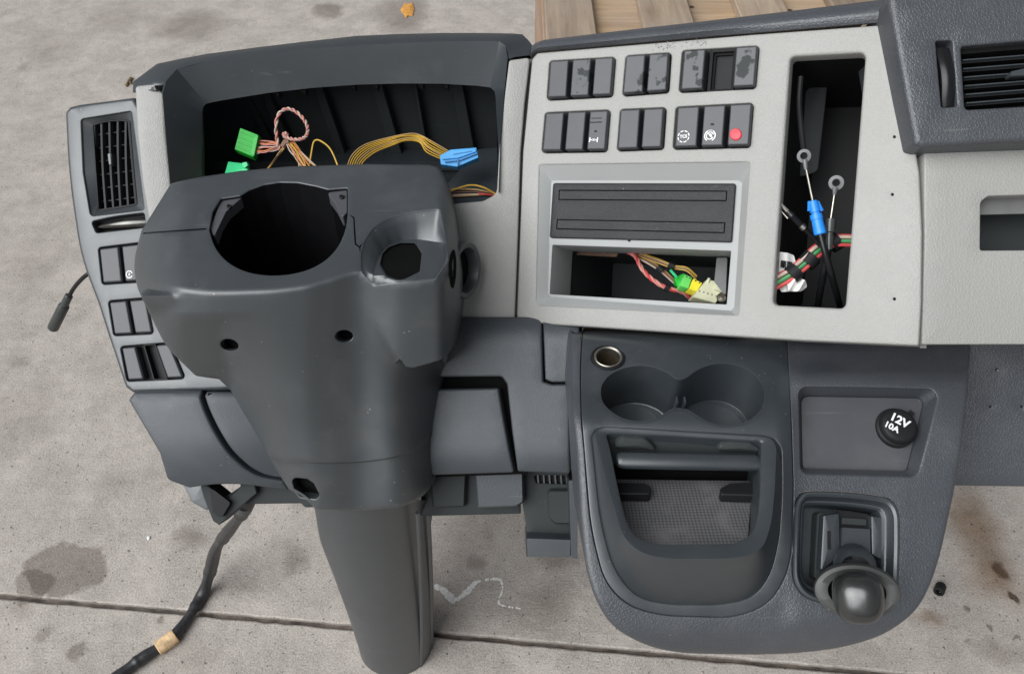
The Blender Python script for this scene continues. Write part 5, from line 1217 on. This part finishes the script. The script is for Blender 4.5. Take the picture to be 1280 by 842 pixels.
obj('steel_rod', MB().tube([P(1043, 243, .772), P(1037.5, 280, .776)], .0010, 8), M['steel'], t)
obj('cable_socket', MB().tube([P(1038, 274, .776), P(1036.8, 290, .776), P(1036.5, 291, .776), P(1036, 312, .776)], [.0052, .0050, .0038, .0036], 14), M['clear'], t)
obj('cable_sleeve', MB().tube(seg3([(1036, 310, .776), (1031, 335, .782), (1026, 360, .80), (1022, 384, .83)], 6), .0034, 12), M['gloss'], t)
t = thing('control_cable', 'thin black cable with a silver tip slanting in from the slot edge on the left', 'cable', P(1000, 280, .82), 'control cables in the tall slot')
obj('silver_tip', MB().tube([P(971, 249.5, .788), P(986, 265.5, .784)], [.0010, .0022], 8), M['steel'], t)
obj('cable_sleeve', MB().tube([P(984, 263.5, .785), P(990, 270, .784), P(991, 271, .784), P(1003, 283, .783), P(1004, 284, .783), P(1026, 307, .783)], [.0024, .0042, .0034, .0034, .0026, .0026], 12), M['gloss'], t)
obj('silver_band', MB().tube([P(1001.5, 281.8, .7825), P(1005.5, 285.6, .7825)], .0036, 12), M['steel'], t)
obj('side_prong', MB().tube([P(976, 263, .788), P(985, 273, .786)], .0008, 6), M['steel'], t)
t = thing('wiring_loom', 'red, green and white wiring loom bound with black tape across the foot of the slot', 'wiring loom', P(1010, 330, .85))
cen_ = [(955, 362, .803), (970, 353, .80), (990, 341, .795), (1006, 328, .793), (1022, 313, .792), (1042, 301.5, .792), (1066, 300.5, .785), (1086, 301, .78)]
for i, mt in enumerate(('w_red', 'w_white', 'w_green', 'w_red', 'w_green', 'w_white', 'w_green', 'w_red')):
    o = (i - 3.5) * 1.75; q = [(x + o * .45 * (1 if x < 1030 else .1), y + o * (1.0 if x < 1030 else .95), d - (.006 if i % 3 == 1 else .002)) for x, y, d in cen_]
    obj('wire', MB().tube(seg3(q, 6), .0018, 7), M[mt], t)
for (x0, y0), (x1, y1) in (((988, 345), (997, 337)), ((1007, 330), (1016, 320)), ((1038, 306), (1048, 300))): obj('tape_wrap', MB().tube([P(x0, y0, .792), P(x1, y1, .791)], .0092, 16), M['black'], t)
t = thing('barcode_label', 'crumpled white paper label with a barcode behind the bound loom', 'label', P(985, 340, .87))
LB = plane3((975, 317, .799), (995, 322, .800), (980, 362, .800))
lb = obj('paper', MB().sheet(rp([(969, 314, 1), (985, 316, 1), (992.5, 319, 3), (996, 333, 2), (999, 345, 2), (992, 364, 2), (977, 365, 2), (968, 350, 2)], 2), lambda x, y: LB(x, y) + .002 * math.sin(x * .35) , back=.0006, rnd=.3, step=3), M['paper'], t)
for k in range(8): obj('print_line', MB().stack([(976 + k * 1.75, 325.5 + k * .3), (976.6 + k * 1.75 + (k % 3) * .25, 325.5 + k * .3), (975.6 + k * 1.75 + (k % 3) * .25, 334 + k * .5), (975 + k * 1.75, 334 + k * .5)], LB, [(0, .0005), (0, .0026)]), M['black'], lb, smooth=False)
t2 = obj('paper_fold', MB().sheet(rp([(984, 352, 2), (996, 346, 4), (1007, 350, 4), (1009, 358, 4), (1002, 364, 5), (985, 364, 3)], 3), lambda x, y: .789 + .003 * math.sin(x * .5 + y * .3), back=.0006, rnd=.4, step=3), M['paper'], t)

# plug lead hanging out of the pod's left flank, and the loom on the floor
t = thing('plug_lead', 'black plug on a short lead hanging out past the left edge of the dashboard', 'cable', P(72, 395, 1.05))
obj('lead', MB().tube(seg3([(118, 338, 1.0), (107, 344.5, 1.0), (98, 353, 1.02), (91, 362, 1.04), (86, 371, 1.05)], 7), .0026, 10), M['black'], t)
a, b_ = P(86.5, 369, 1.05), P(66, 410.5, 1.08); v = b_ - a
obj('plug_body', MB().tube([a, a + v * .02, a + v * .28, a + v * .30, a + v * .34, a + v * .97, b_], [.0040, .0050, .0052, .0066, .0070, .0072, .0062], 20), simple('dark_plug_plastic', (.035, .04, .038), .4), t, angle=30)
t = thing('taped_cable_loom', 'black tape wrapped cable loom trailing down from the bracket across the floor', 'cable', PF(200, 803))
path = [(330, 600, 1.02), (316, 620, 1.02), (306, 635, 1.04), (297, 649, 1.08), (282, 668, 1.16), (270, 686, 1.24), (262, 716, 1.325)]
pf = [(253.5, 741), (238, 767), (216.5, 795), (196, 810), (172, 826), (150, 843), (120, 866), (80, 900)]
pts = [tuple(P(*p)) for p in path] + [tuple(PF(x, y, .0105)) for x, y in pf]
c = [Vector(p) for p in cr(pts, 10, False)]
rr = [.0088 + .0010 * math.sin(i * .37) + .0008 * math.sin(i * .11 + 1) + (.0012 if i % 17 in (8, 9) else 0) for i in range(len(c))]
obj('loom_sleeve', MB().tube(c, rr, 16), M['tube'], t, angle=60)
i0 = min(range(len(c)), key=lambda i: (c[i] - PF(208, 801.5, .0105)).length)
d_ = (c[i0 + 1] - c[i0 - 1]).normalized()
obj('tape_band', MB().tube([c[i0] - d_ * .016, c[i0] - d_ * .015, c[i0] - d_ * .005, c[i0] + d_ * .006, c[i0] + d_ * .015, c[i0] + d_ * .016], [.0102, .0116, .0122, .0118, .0121, .0104], 14), M['tape'], t)
# loose ends of foil by the bracket
obj('cable_tie', MB().tube([P(306, 630, 1.03), P(305, 637, 1.04)], .0102, 12), M['clear'], t)
